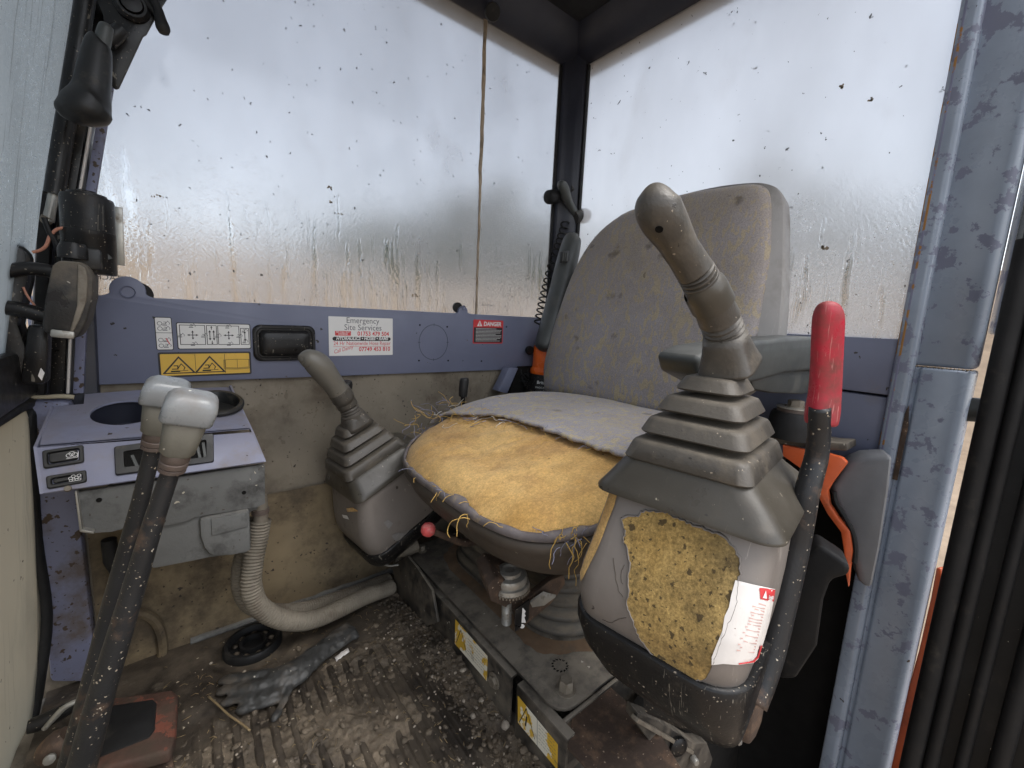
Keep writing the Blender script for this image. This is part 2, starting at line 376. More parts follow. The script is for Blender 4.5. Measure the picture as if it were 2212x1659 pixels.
M['mat'] = mat_mat()
def foam_mat(name, base, dark, spots, grain=.14):
    t = NT(name)
    a = t.noise(6, 7, .6); b = t.noise(45, 6, .65); f = t.noise(420, 3, .7)
    c = t.mix(t.rng(a, .40, .68), base, [q * r for q, r in zip(base, (.78, .68, .5))])
    c = t.mix(t.math('MULTIPLY', t.rng(t.noise(9, 8, .66), .50, .66), .8), c, dark)
    c = t.mul(c, t.rng(b, .3, .7, .86, 1.14)); c = t.mul(c, t.rng(f, .35, .65, 1 - grain, 1 + grain)); c = t.mul(c, t.rng(t.noise(190, 4, .7), .35, .65, 1 - grain, 1 + grain))
    for sc, thr, rad in spots:
        c = t.mix(t.math('MULTIPLY', t.specks(sc, thr, rad, None), .85), c, (.05, .035, .018))
    h = t.math('ADD', t.math('MULTIPLY', b, 1.5), f)
    return t.done(t.bsdf(c, .92, t.bump(h, .5, .0015), spec=.2, sheen=.15))
M['foam'] = foam_mat('yellow_foam', (.63, .405, .155), (.40, .23, .085), ((130, .035, .32),))
M['foam_old'] = foam_mat('mottled_foam', (.36, .255, .10), (.085, .062, .032), ((46, .12, .55), (120, .30, .55), (300, .45, .7)), .27)
def fabric_mat():
    t = NT('patterned_fabric')
    # short mustard leaf strokes on lilac grey, printed along the cloth's own length, plus grime worn into the upper part of the back
    v = t.scale(t.co, (1, 1.0, .45))
    l1 = t.rng(t.noise(66, 2, .5, v, .8), .555, .58); l2 = t.rng(t.noise(120, 1, .5, t.scale(t.co, (.6, 1.3, .6)), .4), .60, .64)
    leaf = t.math('MULTIPLY', t.math('MAXIMUM', l1, l2), .72)
    c = t.mix(leaf, (.315, .30, .325), (.48, .39, .205))
    # body grime, rubbed in deepest where shoulders lean on the upper back
    gr = t.math('ADD', t.rng(t.noise(5, 8, .66), .34, .68, .04, .56), t.rng(t.sep()[2], .50, .70, 0, .44))
    c = t.mix(gr, c, (.235, .20, .165))
    st = t.rng(t.noise(15, 5, .55), .63, .70); c = t.mix(t.math('MULTIPLY', st, .6), c, (.07, .052, .038))
    st2 = t.specks(38, .10, .45); c = t.mix(t.math('MULTIPLY', st2, .5), c, (.07, .055, .04))
    w1 = t.n('ShaderNodeTexWave'); w1.inputs['Scale'].default_value = 420; t.l(t.scale(t.co, (.4, 1, 1)), w1.inputs[0]); w1.inputs['Distortion'].default_value = 1.0
    c = t.mul(c, t.rng(t.noise(420, 3, .7), .3, .7, .74, 1.24))
    h = t.noise(300, 4, .7)
    return t.done(t.bsdf(c, .95, t.bump(h, .35, .0008), spec=.15, sheen=.25))
M['fabric'] = fabric_mat()
def ground_mat():
    t = NT('clay_yard')
    c = t.mix(t.rng(t.noise(.35, 6, .6), .4, .6), (.225, .165, .112), (.30, .23, .165))
    c = t.mul(c, t.rng(t.noise(6, 5), .3, .7, .8, 1.2))
    return t.done(t.bsdf(c, .95, t.bump(t.noise(12, 5), .4, .02)))
M['ground'] = ground_mat()
def glass_mat(name, fog=.27, veil=.20, run_lo=.66, run_hi=1.04, runs=.50, speck=.16, tint=(.80, .815, .83), smear=.06, vcol=(.86, .88, .92), scr_w=0.0):
    """pane clouded by condensation: rough refraction; runs and wiped dots are clear; grit stuck on it"""
    t = NT(name)
    x, y, z = t.sep()
    u = t.math('ADD', x, y)
    wob = t.math('MULTIPLY', t.math('SUBTRACT', t.noise(26, 3), .5), .010)
    uv = t.comb(t.math('ADD', u, wob), 0.0, z)
    zone = t.math('MULTIPLY', t.rng(t.math('ADD', z, t.math('MULTIPLY', t.math('SUBTRACT', t.noise(12, 4), .5), .16)), run_hi, run_lo + .1, 0, 1, True), t.rng(t.noise(3.2, 3, .5), .36, .60, .70, 1.08))
    sn = t.noise(58, 2, .45, t.scale(uv, (1, 1, .055)))
    cut = t.rng(t.noise(9, 4, .6, t.scale(uv, (7, 1, 1.0))), .42, .50)
    zz = t.math('MULTIPLY', t.math('SUBTRACT', zone, 1.0), .30)
    run = t.math('MULTIPLY', t.rng(t.math('ADD', sn, zz), runs + .03, runs + .05), cut)
    sn2 = t.noise(150, 2, .45, t.scale(uv, (1, 1, .045))); run2 = t.math('MULTIPLY', t.rng(t.math('ADD', sn2, zz), runs + .085, runs + .10), .8)
    run = t.math('MAXIMUM', run, run2)
    drop = t.math('MULTIPLY', t.math('MAXIMUM', t.specks(170, .25, .6), t.specks(330, .55, .8)), t.rng(t.math('ADD', t.noise(5, 4, .6), zz), .40, .50))
    wet = t.math('MAXIMUM', run, drop)
    rough = t.rng(wet, 0, 1, fog, .07)
    cloud = t.rng(t.noise(4, 5, .55, t.scale(t.co, (1, 1, .5))), .3, .7, .9, 1.06)
    hb = t.math('ADD', t.math('MULTIPLY', wet, 1.0), t.math('MULTIPLY', t.noise(230, 4, .65, t.scale(uv, (1, 1, .5))), t.math('MULTIPLY', zone, 1.2)))
    nrm = t.bump(hb, .55, .0025)
    rf = t.n('ShaderNodeBsdfRefraction'); rf.distribution = 'GGX'; rf.inputs['IOR'].default_value = 1.24
    t.l(t.mul((*tint, 1), cloud), rf.inputs[0]); t.l(rough, rf.inputs['Roughness']); t.l(nrm, rf.inputs['Normal'])
    tr = t.n('ShaderNodeBsdfTranslucent'); tr.inputs[0].default_value = (*vcol, 1)
    m1 = t.n('ShaderNodeMixShader'); t.l(t.rng(wet, 0, 1, veil, veil * .15), m1.inputs[0]); t.l(rf.outputs[0], m1.inputs[1]); t.l(tr.outputs[0], m1.inputs[2])
    gl = t.n('ShaderNodeBsdfGlossy'); gl.inputs['Roughness'].default_value = .12; t.l(nrm, gl.inputs['Normal'])
    m2 = t.n('ShaderNodeMixShader'); m2.inputs[0].default_value = .035; t.l(m1.outputs[0], m2.inputs[1]); t.l(gl.outputs[0], m2.inputs[2])
    grit = t.math('MAXIMUM', t.specks(120, speck, .30, t.scale(t.co, (1, 1, .8))), t.math('MULTIPLY', t.specks(46, speck * .5, .22), .9))
    film = t.math('MULTIPLY', t.rng(t.noise(7, 6, .6, t.scale(t.co, (1, 1, .5))), .58, .76), .14 + smear)
    scr = t.math('MULTIPLY', t.rng(t.noise(130, 2, .5, t.scale(uv, (1, 1, .035))), .63, .66), scr_w)
    film = t.math('MAXIMUM', film, scr)
    df = t.n('ShaderNodeBsdfDiffuse'); df.inputs[0].default_value = (.045, .04, .04, 1)
    dt = t.n('ShaderNodeBsdfTranslucent'); dt.inputs[0].default_value = (*[q * .6 for q in vcol], 1)
    m3 = t.n('ShaderNodeMixShader'); t.l(film, m3.inputs[0]); t.l(m2.outputs[0], m3.inputs[1]); t.l(dt.outputs[0], m3.inputs[2])
    m4 = t.n('ShaderNodeMixShader'); t.l(grit, m4.inputs[0]); t.l(m3.outputs[0], m4.inputs[1]); t.l(df.outputs[0], m4.inputs[2])
    return t.done(m4.outputs[0])
M['glass'] = glass_mat('misted_glass')
M['glass_rear'] = glass_mat('misted_rear_glass', fog=.31, veil=.24, run_hi=1.02, runs=.56, speck=.20)
M['glass_front'] = glass_mat('scratched_front_glass', fog=.5, veil=.55, run_hi=.6, runs=.7, speck=.08, tint=(.64, .68, .70), smear=.2, vcol=(.58, .615, .63), scr_w=.8)
M['glass_low'] = glass_mat('dirty_lower_screen', fog=.5, veil=.5, run_hi=.2, runs=.7, speck=.22, tint=(.62, .58, .49), smear=.35, vcol=(.57, .555, .50), scr_w=.3)
# ================================================================= setting
# ---- ground outside: one sheet to the horizon, rising into a low clay bank behind the right side and the back
def build_ground():
    rad = [0.0, .8, 1.6, 3, 4.5, 6, 7, 8, 9, 10, 11, 12.5, 14, 17, 22, 30, 45, 80, 160, 400]
    na = 96; mb = MB(); rings = []
    for r in rad:
        ring = []
        for k in range(na):
            a = 2 * math.pi * k / na
            x, y = r * math.sin(a), r * math.cos(a)
            az = math.degrees(a); az = az - 360 if az > 180 else az
            side = max(0, min(1, (az + 25) / 15)) * max(0, min(1, (112 - az) / 14))
            up = max(0, min(1, (r - 6.5) / 4.5)); up = up * up * (3 - 2 * up)
            h = (2.35 + .30 * nz((x, y, 0), .16) + .25 * math.cos(a * 3 + 1)) * side * up
            h += .05 * nz((x, y, 2), .7) * min(1, r / 3)
            ring.append((x, y, -.62 + h))
        rings.append(ring)
    mb.loft(rings[1:], True, False)
    o = mb.obj('ground', M['ground'], smooth=True, sharp=0); o['kind'] = 'structure'
build_ground()
# ---- hedge and trees beyond the bank: one mass seen through the misted panes
def build_trees():
    rnd = random.Random(5); mb = MB()
    clumps = []
    for az, dist, top, wid in ((48, 18, 4.3, 1.8), (76, 18, 4.6, 2.0), (4, 19, 3.1, 1.6), (14, 18, 3.4, 1.8), (20, 17, 4.0, 2.0), (24, 18, 4.2, 2.2), (31, 17, 5.2, 2.0), (36.5, 16.5, 5.6, 1.8), (42, 17, 4.6, 1.8), (55, 19, 5.0, 1.7), (61, 18, 4.4, 1.8), (67, 18, 6.2, 2.1), (72, 17, 5.2, 1.8), (82, 19, 4.2, 2.0)):
        x, y = dist * math.sin(R_(az)), dist * math.cos(R_(az)); clumps.append((x, y, top, wid))
    for x, y, top, wid in clumps:
        mb.tube([(x, y, .8), (x + .1, y, 2.2), (x, y + .1, top * .8)], [.16, .12, .04], 6)
        for k in range(9):
            h = rnd.random(); a = rnd.random() * 6.283; rr = wid * .5 * (1 - .6 * h) * rnd.random()
            cc = Vector((x + rr * math.cos(a), y + rr * math.sin(a), 1.3 + (top - 1.5) * h)); sz = wid * (.62 - .3 * h)
            mb.loft([[cc + Vector((sz * math.sin(p) * math.cos(q) * (1 + .3 * nz((p * 2, q, x), 1)), sz * math.sin(p) * math.sin(q), sz * .8 * math.cos(p))) for q in [2 * math.pi * j / 10 for j in range(10)]] for p in (.3, .8, 1.3, 1.8, 2.3, 2.8)])
        for k in range(420):
            h = rnd.random() ** .8
            rr = wid * (1 - .55 * h) * math.sqrt(rnd.random()) * (1 + .25 * math.sin(9 * h + x))
            a = rnd.random() * 6.283
            c = Vector((x + rr * math.cos(a), y + rr * math.sin(a), 1.2 + (top - 1.2) * h + rnd.uniform(-.2, .2)))
            q = Quaternion(Vector((rnd.gauss(0, 1), rnd.gauss(0, 1), rnd.gauss(0, 1))).normalized(), rnd.random() * 6)
            s_ = rnd.uniform(.10, .22)
            mb.add([c + q @ Vector(p) for p in ((-s_, 0, 0), (0, -s_ * .5, .02), (s_, 0, 0), (0, s_ * .5, -.02))], [(0, 1, 2, 3)])
    o = mb.obj('treeline', M['foliage'], smooth=False, recalc=False); o['kind'] = 'stuff'
    tagit(o, 'dull green hedge and trees beyond the clay bank outside the cab', 'trees')
build_trees()

YW, XR = .988, .988       # inner faces of the glazed right side and of the back of the cab
# ---- cab floor plate
fl = MB().prism([(x, y, -.006) for x, y in ((-.30, .08), (.40, .08), (.40, .33), (1.02, .33), (1.02, 1.02), (-.30, 1.02))], (0, 0, -.044), bev=.004).obj('floor', M['black_dusty']); fl['kind'] = 'structure'

# ---- lining of the right side below the panel: leans in a little towards the floor
def lining(u, v):
    x = -.22 + u * 1.12; z = -.004 + v * .512
    y = .938 + .046 * v + .0025 * nz((x, 0, z), 9) + .004 * math.exp(-((z - .02) / .03) ** 2) * -1
    return (x, y, z)
mb = MB().grid(lining, 60, 26)
mb.grid(lambda u, v: (-.22 + u * 1.12, 1.03, -.004 + v * .512), 1, 1)
o = mb.obj('wall', M['tan'], sharp=0); o['kind'] = 'structure'; sidewall = o
# weld seam and grey strip at its foot
P = [at(a, b, y=.934) for a, b in ((415, 1430), (470, 1400), (560, 1355), (640, 1325), (760, 1275), (850, 1240))]
mb = MB().tube([(p.x, .930, .010 + .004 * nz(p, 30)) for p in map(Vector, crom([tuple(q) for q in P], 6))], .007, 8)
parented(mb.obj('skirting', M['heater']), sidewall)
# ochre bulged access hatch low on the lining with its rounded raised rim
rim = [at(a, b, y=.926) for a, b in ((268, 1335), (300, 1325), (328, 1335), (345, 1360), (352, 1400), (348, 1425))]
P = crom([tuple(p) for p in rim], 6)
parented(MB().tube(P, .008, 8).obj('hatch_rim', M['tan_bright']), sidewall)
parented(MB().grid(lambda u, v: (-.135 + u * .53, .9305 + .040 * (v * .262 + .002) / .5 + .0022 * nz((u * 5, v * 4, 1), 1.5), .004 + v * .262), 36, 18).obj('kick_panel', M['tan_bright'], sharp=0), sidewall)

# ---- rear wall under the back window, with the ledge behind the seat
mb = MB()
mb.prism([(XR, .13, .645), (XR, .96, .645), (XR, .96, .545), (XR, .13, .545)], (.03, 0, 0), bev=.003)
mb.prism([(XR + .006, .13, .5405), (XR + .006, .96, .5405), (XR + .006, .96, .39), (XR + .006, .13, .39)], (.03, 0, 0), bev=.003)
o = mb.obj('rear_wall', M['blue']); o['kind'] = 'structure'; rearwall = o
mb = MB().box((XR + .038, .10, -.50), (XR + .05, 1.0, .60))
parented(mb.obj('glare_blocker', M['void']), rearwall)  # added near-black board, blocks outside glare behind the wall gaps
mb = MB().box((.80, .30, .34), (XR + .02, .97, .395), bev=.006)
parented(mb.obj('ledge', M['black_dusty']), rearwall)

# ---- roof, rails and corner pillar
mb = MB().box((-.20, .12, 1.452), (1.06, 1.06, 1.50), bev=.01)
roof = mb.obj('roof', M['headliner']); roof['kind'] = 'structure'
mb = MB(); mb.prism([(0, .905, 1.452), (0, .972, 1.392), (0, YW + .012, 1.386), (0, 1.05, 1.386), (0, 1.05, 1.46)], (1.02, 0, 0), bev=.006)
parented(mb.obj('side_rail', M['frame']), roof)
mb = MB(); mb.prism([(.905, 0.12, 1.452), (.972, .12, 1.394), (XR + .012, .12, 1.388), (1.05, .12, 1.388), (1.05, .12, 1.46)], (0, .92, 0), bev=.006)
parented(mb.obj('rear_rail', M['frame']), roof)
prof = [(.930, 1.0), (.934, .976), (.950, .966), (.957, .950), (.966, .944), (.975, .936), (1.0, .934), (1.03, .99), (1.0, 1.03), (.96, 1.02)]
mb = MB().prism([(x, y, .60) for x, y in prof], (0, 0, .86), bev=.004)
cpil = mb.obj('corner_pillar', M['frame']); cpil['kind'] = 'structure'
for (x0, y0, x1, y1) in ((.924, .985, .9335, .997), (.979, .9285, .991, .937)):
    parented(MB().box((x0, y0, .655), (x1, y1, 1.386), bev=.003).obj('glazing_seal', M['rubber']), cpil)

# ---- glazed openings: panes are closed slabs 4 mm thick
def pane(name, lo, hi, mat, parent=None):
    return parented(MB().box(lo, hi).obj(name, mat, smooth=False), parent)
win = thing('side_window', None, None, (.4, .99, .65)); win['kind'] = 'structure'
pane('pane', (-.14, .990, .60), (.6575, .994, 1.392), M['glass'], win)
pane('pane', (.6625, .990, .60), (.928, .994, 1.392), M['glass'], win)
# brown bead of sealant run down between the two panes
rnd = random.Random(3); pts = []
for k in range(90):
    z = .655 + k / 89 * .738
    pts.append((.660 + .0022 * nz((0, 0, z), 14) + .0015 * nz((3, 0, z), 40), .9895, z, .0042 + .0016 * nz((0, 5, z), 22) + (.0015 if z > 1.0 else -.0008)))
parented(MB().tube([p[:3] for p in pts], [p[3] for p in pts], 8, flat=.5, up=(1, 0, 0)).obj('sealant_bead', M['sealant']), win)
# dried mud splats on the inside of the glass
def splat(parent, c, w_, h_, seed, back=False):
    rnd = random.Random(seed); mb = MB()
    for k in range(7):
        a = rnd.uniform(-.5, .5) * w_; b = rnd.uniform(-.5, .5) * h_; r = min(w_, h_) * rnd.uniform(.25, .5); n = 9
        ring = [(r * rnd.uniform(.6, 1.2) * math.cos(6.283 * i / n), r * rnd.uniform(.6, 1.2) * math.sin(6.283 * i / n)) for i in range(n)]
        P = [Vector((-.0006, a + p, b + q)) if back else Vector((a + p, -.0006, b + q)) for p, q in ring]
        mb.prism([c + p for p in P], (.0006, 0, 0) if back else (0, .0006, 0))
    parented(mb.obj('mud_splat', M['sealant'], smooth=False), parent)
splat(win, at(898, 639, y=.9899), .022, .006, 1); splat(win, at(712, 406, y=.9899), .008, .005, 2); splat(win, at(716, 436, y=.9899), .007, .004, 3); splat(win, at(342, 424, y=.9899), .020, .004, 4); splat(win, at(735, 462, y=.9899), .010, .003, 5)
# peg latch on the rail above it
mb = MB().tube([(.660, .975, 1.400), (.650, .952, 1.386), (.640, .934, 1.372)], [.010, .011, .013], 14)
mb.lathe([(.0, -.004), (.017, -.003), (.019, .004), (.017, .012), (0, .013)], (.636, .926, 1.366), (-.35, -.75, -.55), 18)
parented(mb.obj('latch_peg', M['rubber']), win)
rwin = thing('rear_window', None, None, (.99, .55, .65)); rwin['kind'] = 'structure'
pane('pane', (.990, .13, .60), (.994, .945, 1.395), M['glass_rear'], rwin)
splat(rwin, at(1780, 535, x=.9899), .010, .007, 6, True); splat(rwin, at(1817, 187, x=.9899), .006, .006, 7, True); splat(rwin, at(1880, 215, x=.9899), .006, .005, 8, True)
# etched maker's marks on the glass, read from outside (mirrored in here)
def text_mesh(body, size, O, u, v, mat, name, parent, align='LEFT', shear=0.0, bold=0.0, mirror=False, space=1.0, fit=None):
    fc = bpy.data.curves.new('t', 'FONT'); fc.body = body; fc.size = size; fc.align_x = align; fc.shear = shear; fc.offset = bold; fc.space_character = space
    fc.resolution_u = 3
    ob = bpy.data.objects.new('t', fc); COL.objects.link(ob)
    dg = bpy.context.evaluated_depsgraph_get(); me = bpy.data.meshes.new_from_object(ob.evaluated_get(dg))
    bpy.data.objects.remove(ob); bpy.data.curves.remove(fc)
    me.materials.clear()
    u = Vector(u).normalized(); v = Vector(v).normalized(); O = Vector(O)
    xs = [q.co.x for q in me.vertices]; kx = fit / (max(xs) - min(xs)) if fit else 1.0
    for q in me.vertices:
        a = (-q.co.x if mirror else q.co.x) * kx
        q.co = O + u * a + v * q.co.y
    me.update()
    return mesh_obj(name, me, mat, parent, smooth=False)
text_mesh('HITACHI', .0125, (-.052, .9893, .683), (1, 0, 0), (0, 0, 1), M['ink_grey'], 'etched_mark', win, mirror=True)
text_mesh('SAFETY\nE43R', .007, (-.050, .9893, .674), (1, 0, 0), (0, 0, 1), M['ink_grey'], 'etched_mark', win, mirror=True)
text_mesh('HITACHI', .0085, (.712, .9893, .681), (1, 0, 0), (0, 0, 1), M['ink_grey'], 'etched_mark', win, mirror=True)
# ================================================================= flat print helper
class Flat:
    """2D drawing on a plane: origin O, right u, up v, normal n; sizes in metres"""
    def __init__(s, O, u, v, n): s.O, s.u, s.v, s.n = Vector(O), Vector(u).normalized(), Vector(v).normalized(), Vector(n).normalized(); s.b = {}
    def P(s, x, y, h=0.0): return s.O + s.u * x + s.v * y + s.n * h
    def mb(s, k, lay): return s.b.setdefault((k, lay), MB())
    def poly(s, pts, k, lay=1): s.mb(k, lay).add([s.P(x, y, .00012 * lay) for x, y in pts], [tuple(range(len(pts)))]); return s
    def rect(s, x0, y0, x1, y1, k, lay=1): return s.poly([(x0, y0), (x1, y0), (x1, y1), (x0, y1)], k, lay)
    def plate(s, x0, y0, x1, y1, r, k, th=.0004):
        s.mb(k, 0).prism([s.P(x, y, 0) for x, y in rrect((x0 + x1) / 2, (y0 + y1) / 2, (x1 - x0) / 2, (y1 - y0) / 2, r)], s.n * th); return s
    def line(s, pts, w, k, lay=1, close=False):
        if close: pts = list(pts) + [pts[0]]
        for (x0, y0), (x1, y1) in zip(pts, pts[1:]):
            dx, dy = x1 - x0, y1 - y0; L = math.hypot(dx, dy) or 1; ex, ey = dx / L * w / 2, dy / L * w / 2
            s.poly([(x0 - ex + ey, y0 - ey - ex), (x1 + ex + ey, y1 + ey - ex), (x1 + ex - ey, y1 + ey + ex), (x0 - ex - ey, y0 - ey + ex)], k, lay)
        return s
    def circ(s, x, y, r, k, lay=1, w=None, n=20):
        pts = [(x + r * math.cos(2 * math.pi * i / n), y + r * math.sin(2 * math.pi * i / n)) for i in range(n)]
        return s.line(pts, w, k, lay, True) if w else s.poly(pts, k, lay)
    def arrow(s, x, y, dx, dy, L, w, k, lay=1):
        nx, ny = -dy, dx
        s.line([(x, y), (x + dx * L * .6, y + dy * L * .6)], w, k, lay)
        a, b = x + dx * L, y + dy * L; c, d = x + dx * L * .55, y + dy * L * .55
        return s.poly([(a, b), (c + nx * w * 1.6, d + ny * w * 1.6), (c - nx * w * 1.6, d - ny * w * 1.6)], k, lay)
    def text(s, body, x, y, size, k, parent, name='lettering', lay=2, **kw):
        return text_mesh(body, size, s.P(x, y, .00012 * lay), s.u, s.v, M[k], name, parent, **kw)
    def build(s, parent, base='sticker', prnt='print', label=None):
        basep = None
        for (k, lay), b in sorted(s.b.items(), key=lambda q: q[0][1]):
            if lay == 0 and basep is None: basep = b.obj(base, M[k], parent, label=label)
            else: b.obj(prnt, M[k], basep if basep else parent, smooth=False, recalc=False)
        return basep

# ================================================================= blue panel under the side window
YP = .974
pan = thing('interior_cladding', 'blue painted steel panel under the misted side window, covered with stickers', 'panel', (.4, YP, .58))
mb = MB()
sheet = [(-.105, .508), (.93, .497), (.93, .6565)]
tabs = []
def tab(cx, cz, r):
    out = [(cx + r + .010, .657), (cx + r + .004, .659)]
    for k in range(13):
        a = R_(-12 + 204 * k / 12); out.append((cx + r * math.cos(a), cz + r * math.sin(a)))
    return out + [(cx - r - .004, .659), (cx - r - .010, .657)]
tp = at(277, 636, y=YP); tq = at(1001, 668, y=YP)
top = tab(tq.x, .662, .0145) + tab(tp.x, .667, .0235)
sheet += top + [(-.105, .6575)]
mb.prism([(x, YP, z) for x, z in sheet], (0, .009, 0), bev=.0018)
mb.obj('sheet', M['blue'], pan)
# raised folded strip of the sheet at its front end
mb = MB().prism([(x, YP - .004, z) for x, z in ((-.175, .650), (-.1085, .6575), (-.1085, .47), (-.128, .455), (-.175, .455))], (0, .012, 0), bev=.003)
mb.obj('front_fold', M['blue'], pan)
for c, r, dx in ((tp, .021, .012), (tq, .0135, -.011)):
    MB().lathe([(0, 0), (r, 0), (r, .006), (0, .006)], (c.x + dx, YP + .0095, c.z + (.001 if r > .02 else .004)), (0, 1, 0), 24).obj('rubber_stop', M['rubber'], pan)
for c, r in ((tp, .008), (tq, .004)):
    MB().lathe([(0, .0015), (r, .0015), (r + .002, -.001), (r + .002, .002)], (c.x, YP - .0018, c.z + .004), (0, 1, 0), 20).obj('rivet', M['blue'], pan)
def flat_at(px, py): return Flat(at(px, py, y=YP - .0004), (1, 0, 0), (0, 0, 1), (0, -1, 0))
def span(f, px, py):
    q = at(px, py, y=YP - .0004) - f.O; return q.x, q.z
def crane(f, x, y, s, k, lay=2):   # small excavator pictogram
    f.line([(x - .5 * s, y - .3 * s), (x + .1 * s, y - .3 * s)], .16 * s, k, lay); f.line([(x - .45 * s, y - .05 * s), (x, y - .05 * s), (x, y + .3 * s), (x - .3 * s, y + .3 * s)], .1 * s, k, lay)
    f.line([(x, y), (x + .3 * s, y + .5 * s), (x + .6 * s, y + .1 * s), (x + .5 * s, y - .15 * s)], .08 * s, k, lay)
# narrow white two-part pictogram sticker
f = flat_at(340, 755); W_ = span(f, 374, 755)[0]; H_ = span(f, 340, 686)[1]
f.plate(-.0012, -.0012, W_ + .0012, H_ + .0012, .003, 'ink', .0003).plate(0, 0, W_, H_, .002, 'white', .0006)
f.rect(0, H_ * .52, W_, H_ * .535, 'ink', 6)
for j in (.30, .12, .82, .66): f.circ(W_ * .27, H_ * j, .0032, 'ink_grey', 6, .0008); crane(f, W_ * .66, H_ * j, .009, 'ink_grey', 6)
f.line([(W_ * .62, H_ * .34), (W_ * .8, H_ * .18)], .0014, 'ink_red', 7)
f.build(pan, label='narrow white pictogram sticker')
# wide white control pattern sticker
f = flat_at(386, 753); W_ = span(f, 541, 753)[0]; H_ = span(f, 386, 698)[1]
f.plate(-.0014, -.0014, W_ + .0014, H_ + .0014, .003, 'ink', .0003).plate(0, 0, W_, H_, .0025, 'white', .0006)
cells = [(.03, .36), (.385, .52), (.54, .84), (.865, .985)]
for a, b in cells:
    t_ = .07 if b < .9 else .16
    f.line([(W_ * a, H_ * .16), (W_ * b, H_ * .16), (W_ * b, H_ * (1 - t_)), (W_ * a, H_ * (1 - t_))], .0011, 'ink', 6, True)
for c in ((.195, .54), (.69, .54)):
    x, y = W_ * c[0], H_ * c[1]
    for dx, dy in ((1, 0), (-1, 0), (0, 1), (0, -1)): f.arrow(x, y, dx, dy, .0085, .0012, 'ink', 6)
    for dx, dy in ((.017, -.001), (-.017, -.001), (0, .0165), (.001, -.0165)): crane(f, x + dx, y + dy, .0085, 'ink_grey', 6)
for x in (.425, .48):
    f.arrow(W_ * x, H_ * .55, 0, 1, .009, .0013, 'ink', 6); f.arrow(W_ * x, H_ * .52, 0, -1, .009, .0013, 'ink', 6)
f.arrow(W_ * .452, H_ * .78, 0, 1, .006, .0012, 'ink', 6); f.arrow(W_ * .452, H_ * .3, 0, -1, .006, .0012, 'ink', 6)
f.arrow(W_ * .925, H_ * .53, 0, 1, .009, .0013, 'ink', 6); f.arrow(W_ * .925, H_ * .5, 0, -1, .009, .0013, 'ink', 6); crane(f, W_ * .925, H_ * .74, .008, 'ink', 6); crane(f, W_ * .925, H_ * .28, .008, 'ink', 6)
f.build(pan, label='wide white sticker with control pattern arrows')
# yellow warning sticker
f = flat_at(349, 812); W_ = span(f, 540, 808)[0]; H_ = span(f, 349, 765)[1]
f.plate(-.003, -.003, W_ + .003, H_ + .003, .003, 'ink', .0003).plate(0, 0, W_, H_, .002, 'yellow', .0006)
for a in (.365, .70): f.rect(W_ * a, .001, W_ * a + .0007, H_ - .001, 'ink', 6)
for c in (.19, .53):
    x = W_ * c; f.poly([(x - .0245, H_ * .08), (x + .0245, H_ * .08), (x, H_ * .90)], 'ink', 6); f.poly([(x - .0195, H_ * .13), (x + .0195, H_ * .13), (x, H_ * .80)], 'yellow', 7)
    crane(f, x - .002, H_ * .32, .017, 'ink', 8); f.line([(x - .012, H_ * .18), (x + .012, H_ * .22)], .001, 'ink', 8)
x = W_ * .85
for q in range(3): f.line([(x - .019 - q * .0014, H_ * (.30 - q * .035)), (x, H_ * (.27 - q * .035)), (x + .019 + q * .0014, H_ * (.30 - q * .035)), (x + .019 + q * .0014, H_ * .68), (x, H_ * .70), (x - .019 - q * .0014, H_ * .68)], .0006, 'ink', 6, True)
f.line([(x, H_ * .27), (x, H_ * .70)], .0006, 'ink', 6)
f.build(pan, label='yellow warning sticker with two triangles and an open manual')
# service sticker
f = flat_at(711, 769); W_ = span(f, 848, 766)[0]; H_ = span(f, 711, 683)[1]
f.plate(0, 0, W_, H_, .0015, 'white', .0006)
def T(s_, x, y, sz, k, lay=6, **kw): return (s_, x, y, sz, k, lay, kw)
tx = [T('Emergency', W_ * .515, H_ * .845, .0185, 'ink_grey', align='CENTER', fit=W_ * .51), T('Site Services', W_ * .52, H_ * .665, .0185, 'ink_grey', align='CENTER', fit=W_ * .58),
      T('01753 479 504', W_ * .425, H_ * .525, .0135, 'ink_red', bold=.0003, fit=W_ * .51), T('HYDRAULICS \u2022 HOSES \u2022 RAMS', W_ * .51, H_ * .41, .0105, 'white', 8, align='CENTER', shear=.25, bold=.0004, fit=W_ * .82),
      T('24 Hr Nationwide Hose Repair', W_ * .515, H_ * .275, .0125, 'ink_red', align='CENTER', fit=W_ * .90), T('07749 453 810', W_ * .445, H_ * .115, .0135, 'ink_red', bold=.0003, fit=W_ * .51)]
f.rect(W_ * .09, H_ * .52, W_ * .325, H_ * .635, 'ink_red', 6)
f.poly([(W_ * .08, H_ * .385), (W_ * .93, H_ * .385), (W_ * .955, H_ * .40), (W_ * .965, H_ * .44), (W_ * .955, H_ * .475), (W_ * .93, H_ * .49), (W_ * .08, H_ * .49), (W_ * .06, H_ * .475), (W_ * .05, H_ * .44), (W_ * .06, H_ * .40)], 'ink', 6)
f.rect(W_ * .06, H_ * .235, W_ * .965, H_ * .242, 'ink_red', 7)
b = f.build(pan, label='white emergency site services hose repair sticker')
for s_, x, y, sz, k, lay, kw in tx: f.text(s_, x, y, sz, k, b, lay=lay, **kw)
f.text('NO CALL OUT', W_ * .207, H_ * .592, .0045, 'white', b, lay=8, align='CENTER', bold=.0001, fit=W_ * .2); f.text('CHARGE', W_ * .207, H_ * .54, .0052, 'white', b, lay=8, align='CENTER', bold=.0001)
g = Flat(f.P(W_ * .07, H_ * .055), Vector((1, 0, .28)), Vector((-.28, 0, 1)), (0, -1, 0))
